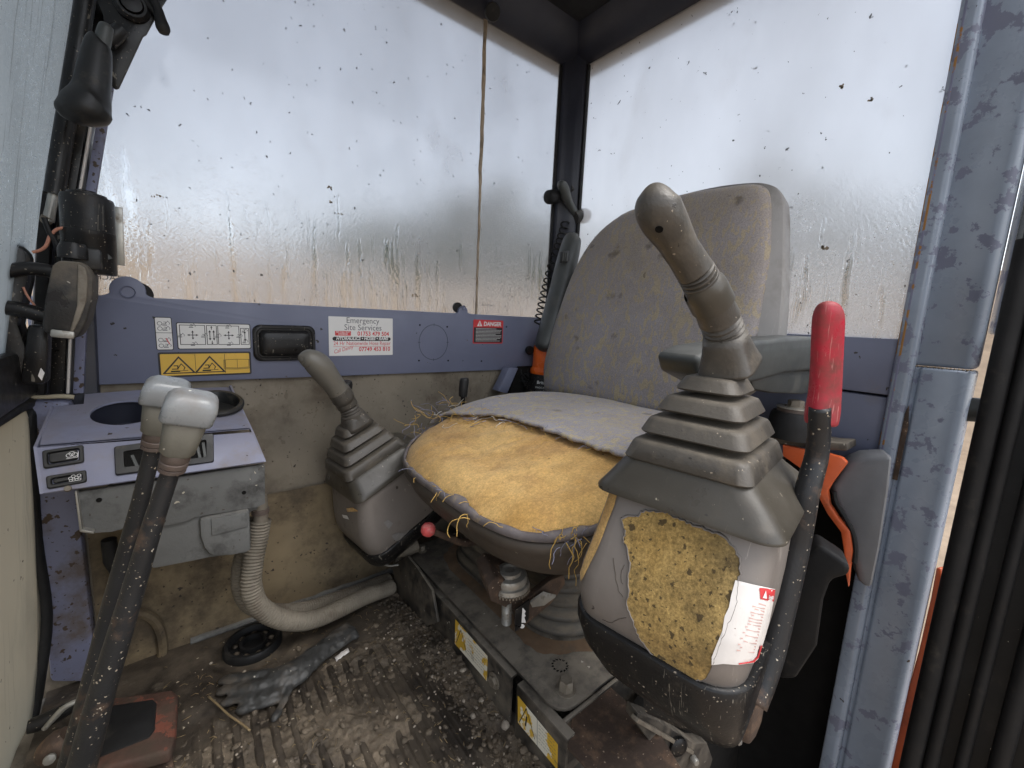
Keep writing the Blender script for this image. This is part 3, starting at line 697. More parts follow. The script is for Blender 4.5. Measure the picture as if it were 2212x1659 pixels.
g.text('Call Danny', 0, 0, .0120, 'ink_red', b, lay=6, shear=.4, fit=W_ * .30)
# danger sticker
f = flat_at(1021, 742); W_ = span(f, 1085, 742)[0]; H_ = span(f, 1021, 690)[1]
f.plate(0, 0, W_, H_, .003, 'ink_red', .0006); f.rect(.0025, .0025, W_ - .0025, H_ * .68, 'ink', 6)
rnd = random.Random(4)
b = f.build(pan, label='red and black danger sticker')
f.b = {}
f.poly([(W_ * .12, H_ * .73), (W_ * .29, H_ * .73), (W_ * .205, H_ * .97)], 'white', 6); f.poly([(W_ * .19, H_ * .755), (W_ * .222, H_ * .755), (W_ * .215, H_ * .90), (W_ * .197, H_ * .90)], 'ink_red', 7)
for j in range(10):
    y = H_ * (.63 - .058 * j); x = W_ * .09
    while x < W_ * (.9 if j % 4 else .75):
        L = rnd.uniform(.003, .009); f.line([(x, y), (min(x + L, W_ * .94), y)], .0011, 'white', 8); x += L + .0016
f.build(b)
f.text('DANGER', W_ * .33, H_ * .755, .0160, 'white', b, lay=6, bold=.0006, shear=.12, fit=W_ * .60)
# engraved ring for a speaker cut-out and small holes
c = at(937, 739.5, y=YP - .0003); ring = [(c.x + .0415 * math.cos(a), YP - .0002, c.z + .0455 * math.sin(a)) for a in [2 * math.pi * k / 60 for k in range(60)]]
mb = MB().loft([[(p[0] * (1 - e) + c.x * e, p[1] - h, p[2] * (1 - e) + c.z * e) for p in ring] for e, h in ((0, 0), (.006, .0004), (.018, .0004), (.024, 0))], False, False)
for a in range(4):
    q = math.pi / 2 * a; mb.add([(c.x + .0415 * r * math.cos(q + d), YP - .0005, c.z + .0455 * r * math.sin(q + d)) for r, d in ((.90, -.012), (.90, .012), (1.06, .012), (1.06, -.012))], [(0, 1, 2, 3)])
mb.obj('knockout_ring', M['frame'], pan)
for a, b_ in ((907, 702), (966, 706), (905, 779), (968, 779), (1094, 706), (1040, 780)):
    q = at(a, b_, y=YP); MB().lathe([(0, -.0006), (.0022, -.0006), (.0024, .0004)], q, (0, 1, 0), 10).obj('screw_hole', M['void'], pan)
# black moulded blanking cover
a = at(548, 780, y=YP); b_ = at(679, 704, y=YP); cx, cz, hx, hz = (a.x + b_.x) / 2, (a.z + b_.z) / 2, (b_.x - a.x) / 2, (b_.z - a.z) / 2
def yring(s_, d, r): return [(x, YP - d, z) for x, z in rrect(cx, cz, hx - s_, hz - s_, r, 6)]
MB().loft([yring(0, -.001, .014), yring(0, .005, .014), yring(.002, .008, .014), yring(.006, .008, .012), yring(.0075, .0055, .011), yring(.010, .0055, .010), yring(.013, .015, .010), yring(.017, .018, .009), yring(.03, .0185, .006)], True, True).obj('blanking_cover', M['black'], pan, sharp=50)

# ================================================================= instrument console hung on the panel
con = thing('instrument_console', 'pale blue metal instrument console with empty gauge hole and black switches', 'console', (0, .8, .46))
CB = [(-.120, .966, .500), (.0785, .966, .500)]                      # back edge, on the panel
CM = [(-.133, .775, .489), (.086, .765, .483)]                       # bend between top and face: at(70,965), at(545,935)
CM = [tuple(at(72, 966, y=.775)), tuple(at(548, 932, y=.775))]
CL = [tuple(at(86, 1067, y=.742)), tuple(at(575, 997, y=.742))]
CK = (-.150, .90, .492)                                              # outer left corner, stepped back
def lerp(a, b, t): return tuple(p + (q - p) * t for p, q in zip(a, b))
def top_pt(u, v):      # u across, v from back to bend
    return Vector(lerp(lerp(CB[0], CB[1], u), lerp(CM[0], CM[1], u), v))
def face_pt(u, v):
    return Vector(lerp(lerp(CM[0], CM[1], u), lerp(CL[0], CL[1], u), v))
tn = (top_pt(1, 0) - top_pt(0, 0)).cross(top_pt(0, 1) - top_pt(0, 0)).normalized()
if tn.z < 0: tn = -tn
fn = (face_pt(1, 0) - face_pt(0, 0)).cross(face_pt(0, 1) - face_pt(0, 0)).normalized()
if fn.y > 0: fn = -fn
# top plate: outline with two elliptical gauge openings cut by a constrained triangulation
def to_top(P):   # pixel -> (u, v) on the top plane
    O = top_pt(0, 0); d = ray(*P); t = (O - EYE).dot(tn) / d.dot(tn); return EYE + d * t
g1 = to_top((262, 891)); g2 = to_top((470, 870))
ex = (top_pt(1, .5) - top_pt(0, .5)).normalized(); ey = tn.cross(ex).normalized()
O0 = top_pt(0, 0)
def T2(p): q = Vector(p) - O0; return Vector((q.dot(ex), q.dot(ey)))
def F2(c, h=0.0): return O0 + ex * c[0] + ey * c[1] + tn * h
outl = [T2(to_top(p)) for p in ((181, 872), (183, 851), (330, 838), (495, 831), (522, 880), (546, 930))]
outl += [T2(top_pt(u, .985)) for u in (.98, .75, .5, .25, .02)] + [T2(to_top((103, 893))), T2(to_top((112, 880)))]
G = [(T2(g1) + Vector((.004, .004)), .039, .048), (T2(g2), .036, .050)]
pts = []; edges = []
def loop(ps):
    b = len(pts); pts.extend(ps); edges.extend((b + i, b + (i + 1) % len(ps)) for i in range(len(ps)))
loop(outl)
for c, a, b in G: loop([c + Vector((a * math.cos(2 * math.pi * k / 36), b * math.sin(2 * math.pi * k / 36))) for k in range(36)])
r = geometry.delaunay_2d_cdt(pts, edges, [], 0, 1e-6)
mb = MB(); vs2 = r[0]
def in_poly(c, P):
    ok = False; j = len(P) - 1
    for i in range(len(P)):
        if (P[i][1] > c[1]) != (P[j][1] > c[1]) and c[0] < (P[j][0] - P[i][0]) * (c[1] - P[i][1]) / (P[j][1] - P[i][1]) + P[i][0]: ok = not ok
        j = i
    return ok
fs = []
for fc in r[2]:
    c = sum((vs2[i] for i in fc), Vector((0, 0))) / len(fc)
    if in_poly(c, outl) and not any(((c - g).x / a) ** 2 + ((c - g).y / b) ** 2 < 1 for g, a, b in G): fs.append(tuple(fc))
mb.add([F2(c) for c in vs2], fs)
n_ = len(vs2); mb.add([F2(c, -.003) for c in vs2], fs)
for c, a, b in G:   # turned-down lip of each opening
    ring = [c + Vector((a * math.cos(2 * math.pi * k / 36), b * math.sin(2 * math.pi * k / 36))) for k in range(36)]
    mb.loft([[F2(q) for q in ring], [F2(q, -.0025) for q in ring]], False, False)
mb.obj('top_plate', M['blue_pale'], con, sharp=30)
mb = MB(); q = [face_pt(0, 0), face_pt(1, 0), face_pt(1, 1), face_pt(0, 1)]
mb.prism(q, -fn * .006, bev=.0025)
mb.prism([CM[1], CL[1], (CL[1][0] - .004, .96, CL[1][2] + .03), (CB[1][0], .960, CB[1][2] - .004), (CB[1][0] + .001, .955, CB[1][2] - .001)], (-.003, 0, 0))
mb.prism([CM[0], CL[0], (CL[0][0] + .004, .95, CL[0][2] + .03), (CK[0], CK[1], CK[2] - .002)], (.003, 0, 0))
mb.obj('front_face', M['blue_pale'], con)
# empty gauge well with its clamp stud, and the black gauge bezel on the right
c, a, b = G[0]
ring = lambda s_, h: [F2(c + Vector((a * s_ * math.cos(2 * math.pi * k / 36), b * s_ * math.sin(2 * math.pi * k / 36))), h) for k in range(36)]
MB().loft([ring(1.06, -.004), ring(1.12, -.020), ring(1.12, -.042)], False, True).obj('gauge_well', M['frame'], con)
sc_ = F2(c, -.036) + ex * .002 - ey * .010
MB().lathe([(0, 0), (.015, 0), (.015, .002), (.008, .003), (.0065, .003), (.0065, .009), (.003, .009), (.003, .014), (0, .014)], sc_, tn, 18).obj('clamp_stud', M['zinc'], con)
c, a, b = G[1]
MB().loft([ring(.99, -.012), ring(.99, .002), ring(1.09, .0025), ring(1.10, .006), ring(1.04, .0085), ring(.90, .0085), ring(.84, .004), ring(.80, -.018), ring(.4, -.02)], True, True).obj('gauge_bezel', M['switch'], con)
MB().lathe([(0, 0), (.008, 0), (.010, .003), (.004, .006), (0, .006)], F2(c, -.017) + ex * -.01, tn, 14).obj('gauge_hub', M['black'], con)
# rocker switches
def facep(px, py, h=0.0):
    d = ray(px, py); O = face_pt(0, 0); t = (O - EYE).dot(fn) / d.dot(fn); return EYE + d * t + fn * h
def framed(name, corners, rim, h, mat, parent, inner_h=None, inner_mat=None, r_=.003):
    """rectangular bezel on the console face from its four pixel corners (TL, TR, BR, BL)"""
    P = [facep(*c) for c in corners]; c0 = sum(P, Vector()) / 4
    def ringq(s_, hh):
        out = []
        for i in range(4):
            p0, p1, p2 = P[i - 1], P[i], P[(i + 1) % 4]
            e0 = (p0 - p1).normalized(); e1 = (p2 - p1).normalized(); b0 = p1 + (e0 + e1) * s_
            for k in range(5): t_ = k / 4; out.append(b0 + e0 * r_ * (1 - t_) ** 2 + e1 * r_ * t_ ** 2 + fn * hh)
        return out
    MB_ = MB().loft([ringq(0, 0), ringq(0, h * .7), ringq(.001, h), ringq(rim, h), ringq(rim + .0012, h * .4), ringq(rim + .0012, -.004)], False, inner_h is None)
    o = MB_.obj(name, M[mat], parent)
    return P, ringq, o
for ny, cs in enumerate((((92, 975), (181, 962), (183, 1000), (95, 1014)), ((100, 1030), (187, 1016), (189, 1042), (103, 1058)))):
    P, rq, o = framed('rocker_switch', cs, .0035, .004, 'switch', con, inner_h=1)
    MB().loft([rq(.0055, -.003), rq(.0055, .0035), rq(.0065, .005), rq(.009, .0052)], True, True).obj('rocker', M['switch'], o)
    e1 = (P[1] - P[0]); e2 = (P[3] - P[0])
    ff = Flat(P[0] + e1 * .70 + e2 * .52 + fn * .0053, e1, -e2, fn)
    if ny == 0:
        for q in range(3): ff.circ((q - 1) * .0026, (q % 2) * .002, .0026, 'white', 1, .0006, 12)
        ff.line([(-.005, -.004), (.005, -.004), (.006, .003)], .0006, 'white')
    else:
        for q in range(4): ff.circ((q - 1.5) * .0026, 0.0022 * (q % 2), .0018, 'white', 1, .0006, 10); ff.circ((q - 1.5) * .0026, -.0028, .0014, 'white', 1, .0006, 10)
    for (k_, lay), bb in ff.b.items(): bb.obj('symbol', M['white'], o, smooth=False, recalc=False)
# open radio slot with a broken black frame
P, rq, o = framed('radio_slot', ((247, 967), (461, 938), (462, 1000), (250, 1029)), .009, .007, 'switch', con, inner_h=1)
MB().loft([rq(.0085, .001), rq(.0085, .0040), rq(.0125, .0040), rq(.0135, .0036)], True, True).obj('slot_dark_plate', M['void'], o)  # flat near-black plate on the face, paints the slot's dark inside
for a, b in (((285, 985), (300, 1018)), ((318, 980), (326, 1012)), ((425, 962), (433, 998)), ((438, 958), (444, 996))):
    MB().box((-.002, -.0012, 0), (.002, .0012, (facep(*a) - facep(*b)).length), Matrix.Translation(facep(*b, .0045)) @ (facep(*a) - facep(*b)).to_track_quat('Z', 'Y').to_matrix().to_4x4(), bev=.0006).obj('slot_clip', M['grey_plastic'], o)
q = facep(147, 1056, .0004); MB().lathe([(0, .003), (.0035, .003), (.004, .0)], q, fn, 10).obj('screw', M['boltm'], con)
# cream tube poking out behind the console's left corner
P, rr = px_tube([(66, 858, 4), (95, 858, 4.5), (130, 856, 5), (160, 858, 5)], y=.93)
tagit(MB().tube(P, rr, 10).obj('cable_sleeve', M['cream']), 'short cream plastic sleeve poking out behind the instrument console', 'cable')

# ================================================================= heater box under the console
hb = thing('heater_box', 'silt covered grey heater box under the instrument console', 'heater box', (0, .78, .34))
yf = .752
P = [at(a, b, y=yf) for a, b in ((163, 1064), (572, 1003), (573, 1088), (556, 1096), (420, 1118), (405, 1126), (290, 1152), (280, 1140), (240, 1150), (205, 1152), (172, 1143))]
MB().prism(P, (0, .008, 0), bev=.0015).obj('front_plate', M['heater'], hb)
P0 = [at(a, b, y=yf + .006) for a, b in ((215, 1090), (560, 1050), (560, 1102), (540, 1108), (538, 1196), (452, 1207), (420, 1214), (330, 1232), (290, 1205), (285, 1150))]
MB().prism(P0, (0, .16, .01), bev=.006).obj('housing', M['heater'], hb)
P1 = [at(a, b, y=yf - .004) for a, b in ((430, 1122), (540, 1100), (543, 1192), (500, 1202), (455, 1204), (440, 1185), (432, 1160))]
MB().prism(P1, (0, .04, 0), bev=.006).obj('filter_cover', M['heater'], hb)
P2 = [at(a, b, y=yf - .007) for a, b in ((456, 1122), (533, 1106), (535, 1138), (457, 1158))]
MB().prism(P2, (0, .006, 0), bev=.0015).obj('raised_panel', M['heater'], hb)
P3 = [at(a, b, y=yf - .010) for a, b in ((161, 1062), (166, 1062), (178, 1146), (172, 1150))]
mb = MB().prism(P3, (0, .03, 0), bev=.001); mb.prism([at(a, b, y=yf - .010) for a, b in ((172, 1143), (203, 1149), (203, 1154), (173, 1150))], (0, .03, 0), bev=.001)
mb.obj('edge_strip', M['zinc'], hb)
for a, b in ((214, 1080), (352, 1118), (352, 1126), (527, 1064)):
    MB().lathe([(0, -.001), (.003, -.001), (.0033, .001)], at(a, b, y=yf), (0, 1, 0), 10).obj('screw_hole', M['void'], hb)
P, rr = px_tube([(562, 1070, 13), (563, 1095, 14), (563, 1130, 15)], y=.80)
ho = MB().tube(P, rr, 16).obj('outlet_spigot', M['boltm'], hb)
P, rr = px_tube([(562, 1098, 17), (562.5, 1108, 17)], y=.80); MB().tube(P, rr, 18).obj('hose_clip', M['copper'], hb)
# dark bracket and cables behind the levers
tagit(MB().tube([tuple(at(a, b, y=.90)) for a, b in ((235, 1165), (240, 1210), (265, 1250), (275, 1290))], .010, 10).obj('loose_cable', M['rubber']), 'dark cable hanging behind the travel levers below the heater box', 'cable')

# ---- two ribbed hoses running from the heater to the pedestal
def ribbed(path, r, pitch, name, label, group):
    c = [Vector(p) for p in crom(path, 40)]
    L = [0.0]
    for a, b in zip(c, c[1:]): L.append(L[-1] + (b - a).length)
    out = []; s_ = 0.0; i = 0
    while s_ < L[-1]:
        while L[i + 1] < s_: i += 1
        t = (s_ - L[i]) / max(L[i + 1] - L[i], 1e-9); out.append(c[i].lerp(c[i + 1], t)); s_ += pitch / 5
    rad = [r * (.88 + .22 * (.5 + .5 * math.cos(2 * math.pi * k / 5)) + .02 * nz(p, 40)) for k, p in enumerate(out)]
    o = MB().tube(out, rad, 18).obj(name, M['hose'], sharp=0)
    return tagit(o, label, 'hose', group)
def hp(l, y): return [tuple(at(a, b, y=yy)) for (a, b), yy in zip(l, y)]
ribbed(hp([(562, 1125), (556, 1165), (546, 1215), (543, 1270), (562, 1312), (610, 1338), (668, 1340), (730, 1317), (786, 1290), (846, 1268)], (.80, .80, .795, .79, .79, .79, .80, .815, .835, .86)), .0158, .0056, 'ribbed_hose', 'muddy ribbed hose in front, curving from the heater to the pedestal', 'ribbed hoses under the heater')
ribbed(hp([(552, 1120), (540, 1165), (523, 1215), (522, 1270), (545, 1308), (600, 1322), (660, 1316), (720, 1296), (780, 1275), (840, 1252)], (.845, .84, .84, .84, .84, .855, .87, .88, .89, .905)), .0145, .0054, 'ribbed_hose', 'muddy ribbed hose lying behind the other one against the lining', 'ribbed hoses under the heater')

# ================================================================= travel levers
def lever(y0, pts, knob, name, label):
    t = thing(name, label, 'lever', tuple(at(*pts[-1][:2], y=y0[1])), 'travel levers')
    n = len(pts); ys = [y0[0] + (y0[1] - y0[0]) * i / (n - 1) for i in range(n)]
    P = [at(a, b, y=yy) for (a, b, c), yy in zip(pts, ys)]; rr = [c / K_ * depth(p) for (a, b, c), p in zip(pts, P)]
    # carry the tube on down through the floor in the same line
    d = (P[-1] - P[-2]).normalized(); P.append(P[-1] + d * max(.02, (P[-1].z + .02) / max(-d.z, .2))); rr.append(rr[-1])
    MB().tube(P[1:], rr[1:], 18).obj('shaft', M['lever'], t)
    ax = (P[0] - P[2]).normalized(); base = P[1]
    q = .0006
    MB().lathe([(.0092, -.010), (.0106, -.009), (.0106, -.006), (.0098, -.0055), (.0110, -.004), (.0110, .0), (.0102, .001), (.0112, .003), (.0112, .012), (.0100, .014)], base - ax * .004, ax, 20).obj('collar', M['copper'], t)
    # grip: lower sleeve and rounded cap, both oblong
    side = Vector((1, -.10, 0)); kq = .68; side = (side - ax * side.dot(ax)).normalized(); fw = ax.cross(side)
    def sec(h, hx, hy, r_, dx=0.0): return [base + ax * h * .79 + side * (x + dx) * kq + fw * y * kq for x, y in rrect(0, 0, hx, hy, r_, 5)]
    MB().loft([sec(.006, .016, .0155, .013), sec(.010, .0195, .018, .013), sec(.030, .0215, .019, .013), sec(.047, .0235, .020, .013), sec(.049, .0225, .019, .012)], True, True).obj('knob_sleeve', M['knob_body'], t)
    MB().loft([sec(.0485, .0225, .0195, .010), sec(.0495, .0270, .0222, .009), sec(.053, .0285, .0238, .0085), sec(.066, .0288, .0236, .0090, .001), sec(.0735, .0276, .0222, .0095, .0015), sec(.0785, .0245, .0195, .0095, .002), sec(.0825, .0185, .0140, .008, .0025), sec(.0835, .010, .008, .006, .0025)], True, True).obj('knob_cap', M['knob'], t, sharp=60)
    return t
lever((.55, .62), [(360, 843, 14), (336, 943, 14.5), (303, 1085, 16), (246, 1290, 18), (196, 1490, 20), (150, 1659, 22)], None, 'travel_lever', 'black travel lever with grey knob, the farther one half hidden behind the nearer')
lever((.46, .53), [(403, 883, 16.5), (379, 988, 17), (334, 1120, 19), (283, 1290, 21.5), (222, 1490, 24.5), (176, 1659, 27)], None, 'travel_lever', 'black travel lever with grey knob, the nearer of the crossing pair')
# ================================================================= front end: pillar, windscreen, strut, wiper motor, latch
mb = MB()
pl = [(-.190, .40), (-.182, .50), (-.150, .77), (-.095, 1.05), (-.028, 1.40), (.022, 1.40), (-.038, 1.14), (-.084, .90), (-.097, .66), (-.104, .50), (-.104, .40)]
mb.prism([(x, .955, z) for x, z in pl], (0, .06, 0), bev=.004)
fp = mb.obj('front_pillar', M['frame']); fp['kind'] = 'structure'
# black and bright edge strips that run down the pillar
def strip(off, w_, y, th, mat, name):
    a = [(x + off, z) for x, z in ((-.178, .50), (-.148, .77), (-.093, 1.05), (-.026, 1.39))]
    parented(MB().prism([(x, y, z) for x, z in a] + [(x + w_, y, z) for x, z in a[::-1]], (0, th, 0), bev=.0015).obj(name, M[mat]), fp)
strip(.002, .014, .940, .018, 'rubber', 'edge_seal'); strip(.0385, .0035, .944, .010, 'white_torn', 'bright_strip'); strip(.046, .012, .944, .012, 'blue_post', 'inner_strip'); strip(.020, .016, .948, .010, 'black', 'channel')
# stained blue post below the console
mb = MB().prism([tuple(at(a, b, y=.922)) for a, b in ((60, 868), (152, 868), (166, 1062), (210, 1448), (205, 1475), (108, 1475), (84, 1150))], (0, .03, 0), bev=.006)
po = mb.obj('front_post', M['blue_post']); po['kind'] = 'structure'
# windscreen
wsn = thing('windscreen', None, None, (-.12, .6, .9)); wsn['kind'] = 'structure'
def wx(z): return -.182 + (z - .50) * .17 if z < .80 else -.131 + (z - .80) * .205
mb = MB(); zs = [.57, .69, .80, .95, 1.1, 1.25, 1.39]
mb.loft([[(wx(z) - .012, .18, z), (wx(z) - .012, .938, z), (wx(z) - .007, .938, z), (wx(z) - .007, .18, z)] for z in zs])
parented(mb.obj('upper_pane', M['glass_front'], smooth=False), wsn)
lo = []
for k in range(11):
    a = R_(-90 * k / 10); lo.append((.825 + .08 * math.cos(a), .055 + .12 * math.sin(a)))
low = [(.915, .47), (.918, .40), (.920, .28), (.917, .15)] + [(y - .002, z) for y, z in lo[1:]] + [(.18, -.065), (.18, .50), (.895, .492)]
def lx(z): return -.186 + .012 * max(0, (z - .3)) / .2 - .03 * max(0, .12 - z) / .15
parented(MB().prism([(lx(z), y, z) for y, z in low], (-.005, 0, 0)).obj('lower_pane', M['glass_low'], smooth=False), wsn)
edge = [(lx(z) - .002, y + .004, z) for y, z in low[:14]]
parented(MB().tube(crom([(edge[0][0], .18, .503), (edge[0][0], .88, .496)] + edge, 4), .009, 10).obj('pane_seal', M['rubber']), wsn)
parented(MB().box((-.21, .18, .505), (-.165, .935, .575), bev=.006).obj('cross_rail', M['black']), wsn)

# gas strut with its rod
t = thing('gas_strut', 'black gas strut lying along the front pillar behind the grip handle', 'gas strut', tuple(at(118, 420, y=.925)))
P, rr = px_tube([(188, -30, 17), (170, 90, 17), (152, 200, 17), (134, 310, 17), (117, 420, 17)], y=.925); MB().tube(P, rr, 16).obj('cylinder', M['black'], t)
P, rr = px_tube([(117, 415, 9), (110, 450, 9), (104, 478, 10)], y=.925); MB().tube(P, rr, 12).obj('rod', M['zinc'], t)
P, rr = px_tube([(104, 470, 11), (96, 480, 9), (92, 482, 6)], y=.925); MB().tube(P, rr, 12).obj('rod_end', M['tan'], t)

# latch: plate on the pillar with a hanging moulded grip
t = thing('window_latch', 'black plate latch with hanging dark grey moulded grip, on the front pillar', 'latch', tuple(at(240, 60, y=.90)))
MB().prism([tuple(at(a, b, y=.90)) for a, b in ((196, -40), (385, -40), (346, 20), (316, 74), (309, 78), (257, 190), (250, 192), (236, 183), (233, 100), (222, 30))], (0, .005, 0), bev=.001).obj('latch_plate', M['black'], t)
c = at(285, 14, y=.899); MB().lathe([(0, 0), (.021, 0), (.021, .004), (.017, .009), (.014, .009), (.012, .006), (.012, .012), (0, .013)], c, (0, -1, 0), 22).obj('pivot_boss', M['black'], t)
P, rr = px_tube([(262, 62, 13), (250, 75, 15), (235, 95, 12)], y=.885); MB().tube(P, rr, 14).obj('link', M['black'], t)
P, rr = px_tube([(340, 0, 8), (330, -6, 9), (342, 22, 9), (347, 42, 11), (352, 60, 13), (354, 72, 9)], y=.89); MB().tube(P, rr, 14).obj('thumb_lever', M['rubber'], t)
P, rr = px_tube([(300, -20, 6), (322, 12, 6), (340, 34, 6)], y=.893); MB().tube(P, rr, 10).obj('spring_wire', M['rubber'], t)
P, rr = px_tube([(232, 52, 6), (230, 58, 12), (225, 75, 13.5), (220, 100, 14)], y=.84); MB().tube(P, rr, 14).obj('stem', M['grey_plastic'], t)
P, rr = px_tube([(216, 88, 16), (213, 92, 22), (208, 125, 26), (203, 160, 29), (199, 190, 31), (194, 212, 36), (186, 232, 42), (181, 248, 40), (180, 260, 30), (180, 268, 14)], y=.84, sub=5)
c2 = at(181, 245, y=.84)
mb = MB().tube(P, rr, 20)
mb2 = MB(); q, r2 = px_tube([(205, 218, 40), (180, 230, 38), (155, 234, 32), (135, 234, 22), (122, 233, 13), (117, 233, 4)], y=.84, sub=5); mb2.tube(q, r2, 18)
mb.add(mb2.v, mb2.f)
g = mb.obj('grip', M['switch'], t, sharp=0)
rm = g.modifiers.new('merge', 'REMESH'); rm.mode = 'VOXEL'; rm.voxel_size = .0022; rm.use_smooth_shade = True
sm = g.modifiers.new('soften', 'SMOOTH'); sm.factor = .7; sm.iterations = 9

# wiper motor
t = thing('wiper_motor', 'dusty black wiper motor with gearbox bolted beside the windscreen', 'wiper motor', tuple(at(150, 640, y=.86)))
yw = .86
a = at(196, 585, y=yw); b = at(188, 415, y=yw); ax = (b - a).normalized(); L = (b - a).length; r0 = 43 / K_ * depth(a)
MB().lathe([(r0 * .98, -.004), (r0, 0), (r0, L * .42), (r0 * 1.01, L * .425), (r0 * 1.01, L * .50), (r0 * .985, L * .505), (r0 * .985, L * .90), (r0 * .94, L * .935), (r0 * .74, L * .945), (r0 * .72, L * .975), (r0 * .55, L * .985), (r0 * .38, L * .99), (r0 * .36, L * 1.01), (0, L * 1.015)], a, ax, 30).obj('motor_can', M['black'], t)
sd_ = Vector((.9, -.45, 0)).normalized()
mb = MB()
MB().box((-.002, -.004, 0), (.002, .004, L * .75), Matrix.Translation(a + Vector((.034, -.02, .01))) @ ax.to_track_quat('Z', 'Y').to_matrix().to_4x4(), bev=.001).obj('clamp_strip', M['zinc'], t)
MB().prism([tuple(at(p, q, y=yw - .02)) for p, q in ((215, 530), (243, 558), (216, 566))], (0, .002, 0)).obj('torn_label', M['grey_plastic'], t)
P = [at(p, q, y=.800) for p, q in ((112, 572), (128, 562), (176, 566), (190, 574), (201, 596), (200, 640), (188, 692), (168, 728), (150, 735), (98, 720), (90, 706), (96, 650))]
gb = MB().prism(P, (0, .06, 0), bev=.005, seg=2).obj('gearbox', M['black_dusty'], t)
P = [at(p, q, y=.797) for p, q in ((168, 570), (184, 578), (190, 600), (187, 650), (172, 690), (152, 728), (148, 724), (166, 660))]
MB().prism(P, (0, .012, 0), bev=.002).obj('gearbox_rim', M['boltm'], gb)
c = at(158, 552, y=.82); MB().lathe([(0, .0), (.015, 0), (.015, .012), (.012, .020), (.0, .021)], c - Vector((0, 0, .004)), (0.05, 0, 1), 18).obj('cap', M['black'], t)
c = at(190, 560, y=.83); MB().box((-.014, -.012, -.014), (.014, .012, .014), Matrix.Translation(c), bev=.003).obj('plug', M['switch'], t)
c = at(135, 722, y=.7965); MB().box((-.011, -.001, -.005), (.011, .002, .005), Matrix.Translation(c) @ Matrix.Rotation(.15, 4, 'Y'), bev=.002).obj('rating_plate', M['zinc'], t)
for l_, r_ in ((((0, 590), (50, 580), (100, 584), (125, 592)), 14), (((10, 664), (50, 670), (92, 682), (110, 688)), 16)):
    P, rr = px_tube([(p, q, r_) for p, q in l_], y=.835); MB().tube(P, rr, 16).obj('mounting_spigot', M['black'], t)
MB().prism([tuple(at(p, q, y=.85)) for p, q in ((-30, 520), (30, 522), (58, 545), (62, 600), (40, 700), (60, 760), (70, 830), (-30, 838))], (0, .04, 0), bev=.006).obj('mounting_bracket', M['black'], t)
MB().prism([tuple(at(p, q, y=.845)) for p, q in ((58, 700), (105, 706), (100, 830), (40, 832), (50, 770))], (0, .03, 0), bev=.005).obj('lower_bracket', M['black'], t)
MB().prism([tuple(at(p, q, y=.842)) for p, q in ((88, 795), (96, 806), (90, 822), (82, 812))], (0, .002, 0)).obj('paint_chip', M['white_torn'], t)
for l_, mt, r_ in ((((70, 545), (88, 540), (100, 530), (108, 510), (122, 496), (138, 492)), 'wire', 3.2), (((190, 585), (215, 590), (228, 585), (230, 575), (222, 570)), 'wire_maroon', 3), (((50, 620), (60, 640), (75, 660)), 'wire', 2.2), (((95, 470), (106, 500), (118, 520), (130, 545)), 'rubber', 5)):
    P, rr = px_tube([(p, q, r_) for p, q in l_], y=.845); MB().tube(P, rr, 8).obj('wire', M[mt], t)
# ================================================================= operator's seat
seat = thing('operator_seat', 'worn operator seat with torn yellow foam cushion and patterned grey backrest', 'seat', (.58, .56, .10))
SX, SY, SA, SB = .575, .556, .262, .262           # plan centre and half sizes of the cushion
def sup(a, ex_=3.4):
    c, s_ = math.cos(a), math.sin(a)
    r = (abs(c) ** ex_ + abs(s_) ** ex_) ** (-1 / ex_); return r * c, r * s_
def base_z(x, y):
    t = (x - .31) / .30; t = max(0, min(1, t)); t = t * t * (3 - 2 * t)
    return .402 + .048 * t + .010 * max(0, (x - .62)) / .2 + .012 * max(0, (abs(y - SY) - .15) / .1) ** 2
def shell_ring(k, z, n=96, dz=None):
    out = []
    for i in range(n):
        c, s_ = sup(2 * math.pi * i / n); x, y = SX + SA * k * c, SY + SB * k * s_
        out.append((x, y, (base_z(x, y) if z is None else z) + (dz or 0)))
    return out
def pan_ring(k, f, dz, n=96):   # height between 0.29 and the rim
    out = []
    for i in range(n):
        c, s_ = sup(2 * math.pi * i / n); x, y = SX + SA * k * c, SY + SB * k * s_
        zt = base_z(SX + SA * c, SY + SB * s_) - .040
        out.append((x, y, .292 + (zt - .292) * f + dz))
    return out
MB().loft([pan_ring(.62, 0, 0), pan_ring(.80, .06, 0), pan_ring(.90, .22, 0), pan_ring(.955, .45, 0), pan_ring(.985, .68, 0), pan_ring(.998, .78, 0), pan_ring(1.012, .84, 0), pan_ring(1.018, .93, 0), pan_ring(1.014, 1.0, .002), pan_ring(1.0, 1.0, .004), pan_ring(.97, 1.0, .001)], True, True).obj('seat_pan', M['pan'], seat, sharp=0)
# foam
def foam_pt(i, k, n):
    c, s_ = sup(2 * math.pi * i / n)
    x, y = SX + SA * k * c, SY + SB * k * s_
    e = max(0.0, (k - .80) / .20)
    z = base_z(x, y) - .030 * e ** 2.6
    p = (x, y, 0)
    z += .0042 * fbm(p, 13, 4) + .0016 * fbm((x, y, 3), 45, 3)
    cr = abs(noise.noise(Vector((x * 9, y * 22, 1.7)))) ; z -= .0035 * max(0, 1 - cr / .05) * (1 if x < .52 else 0) * (.5 + nz(p, 11))
    return (x, y, z)
n = 160; ks = [1.0, .992, .98, .96, .94, .92, .90, .87, .84, .80] + [.80 - .80 * (j + 1) / 34 for j in range(33)] + [.004]
mb = MB().loft([[foam_pt(i, k, n) for i in range(n)] for k in ks], False, True)
mb.obj('foam_cushion', M['foam'], seat, sharp=0)
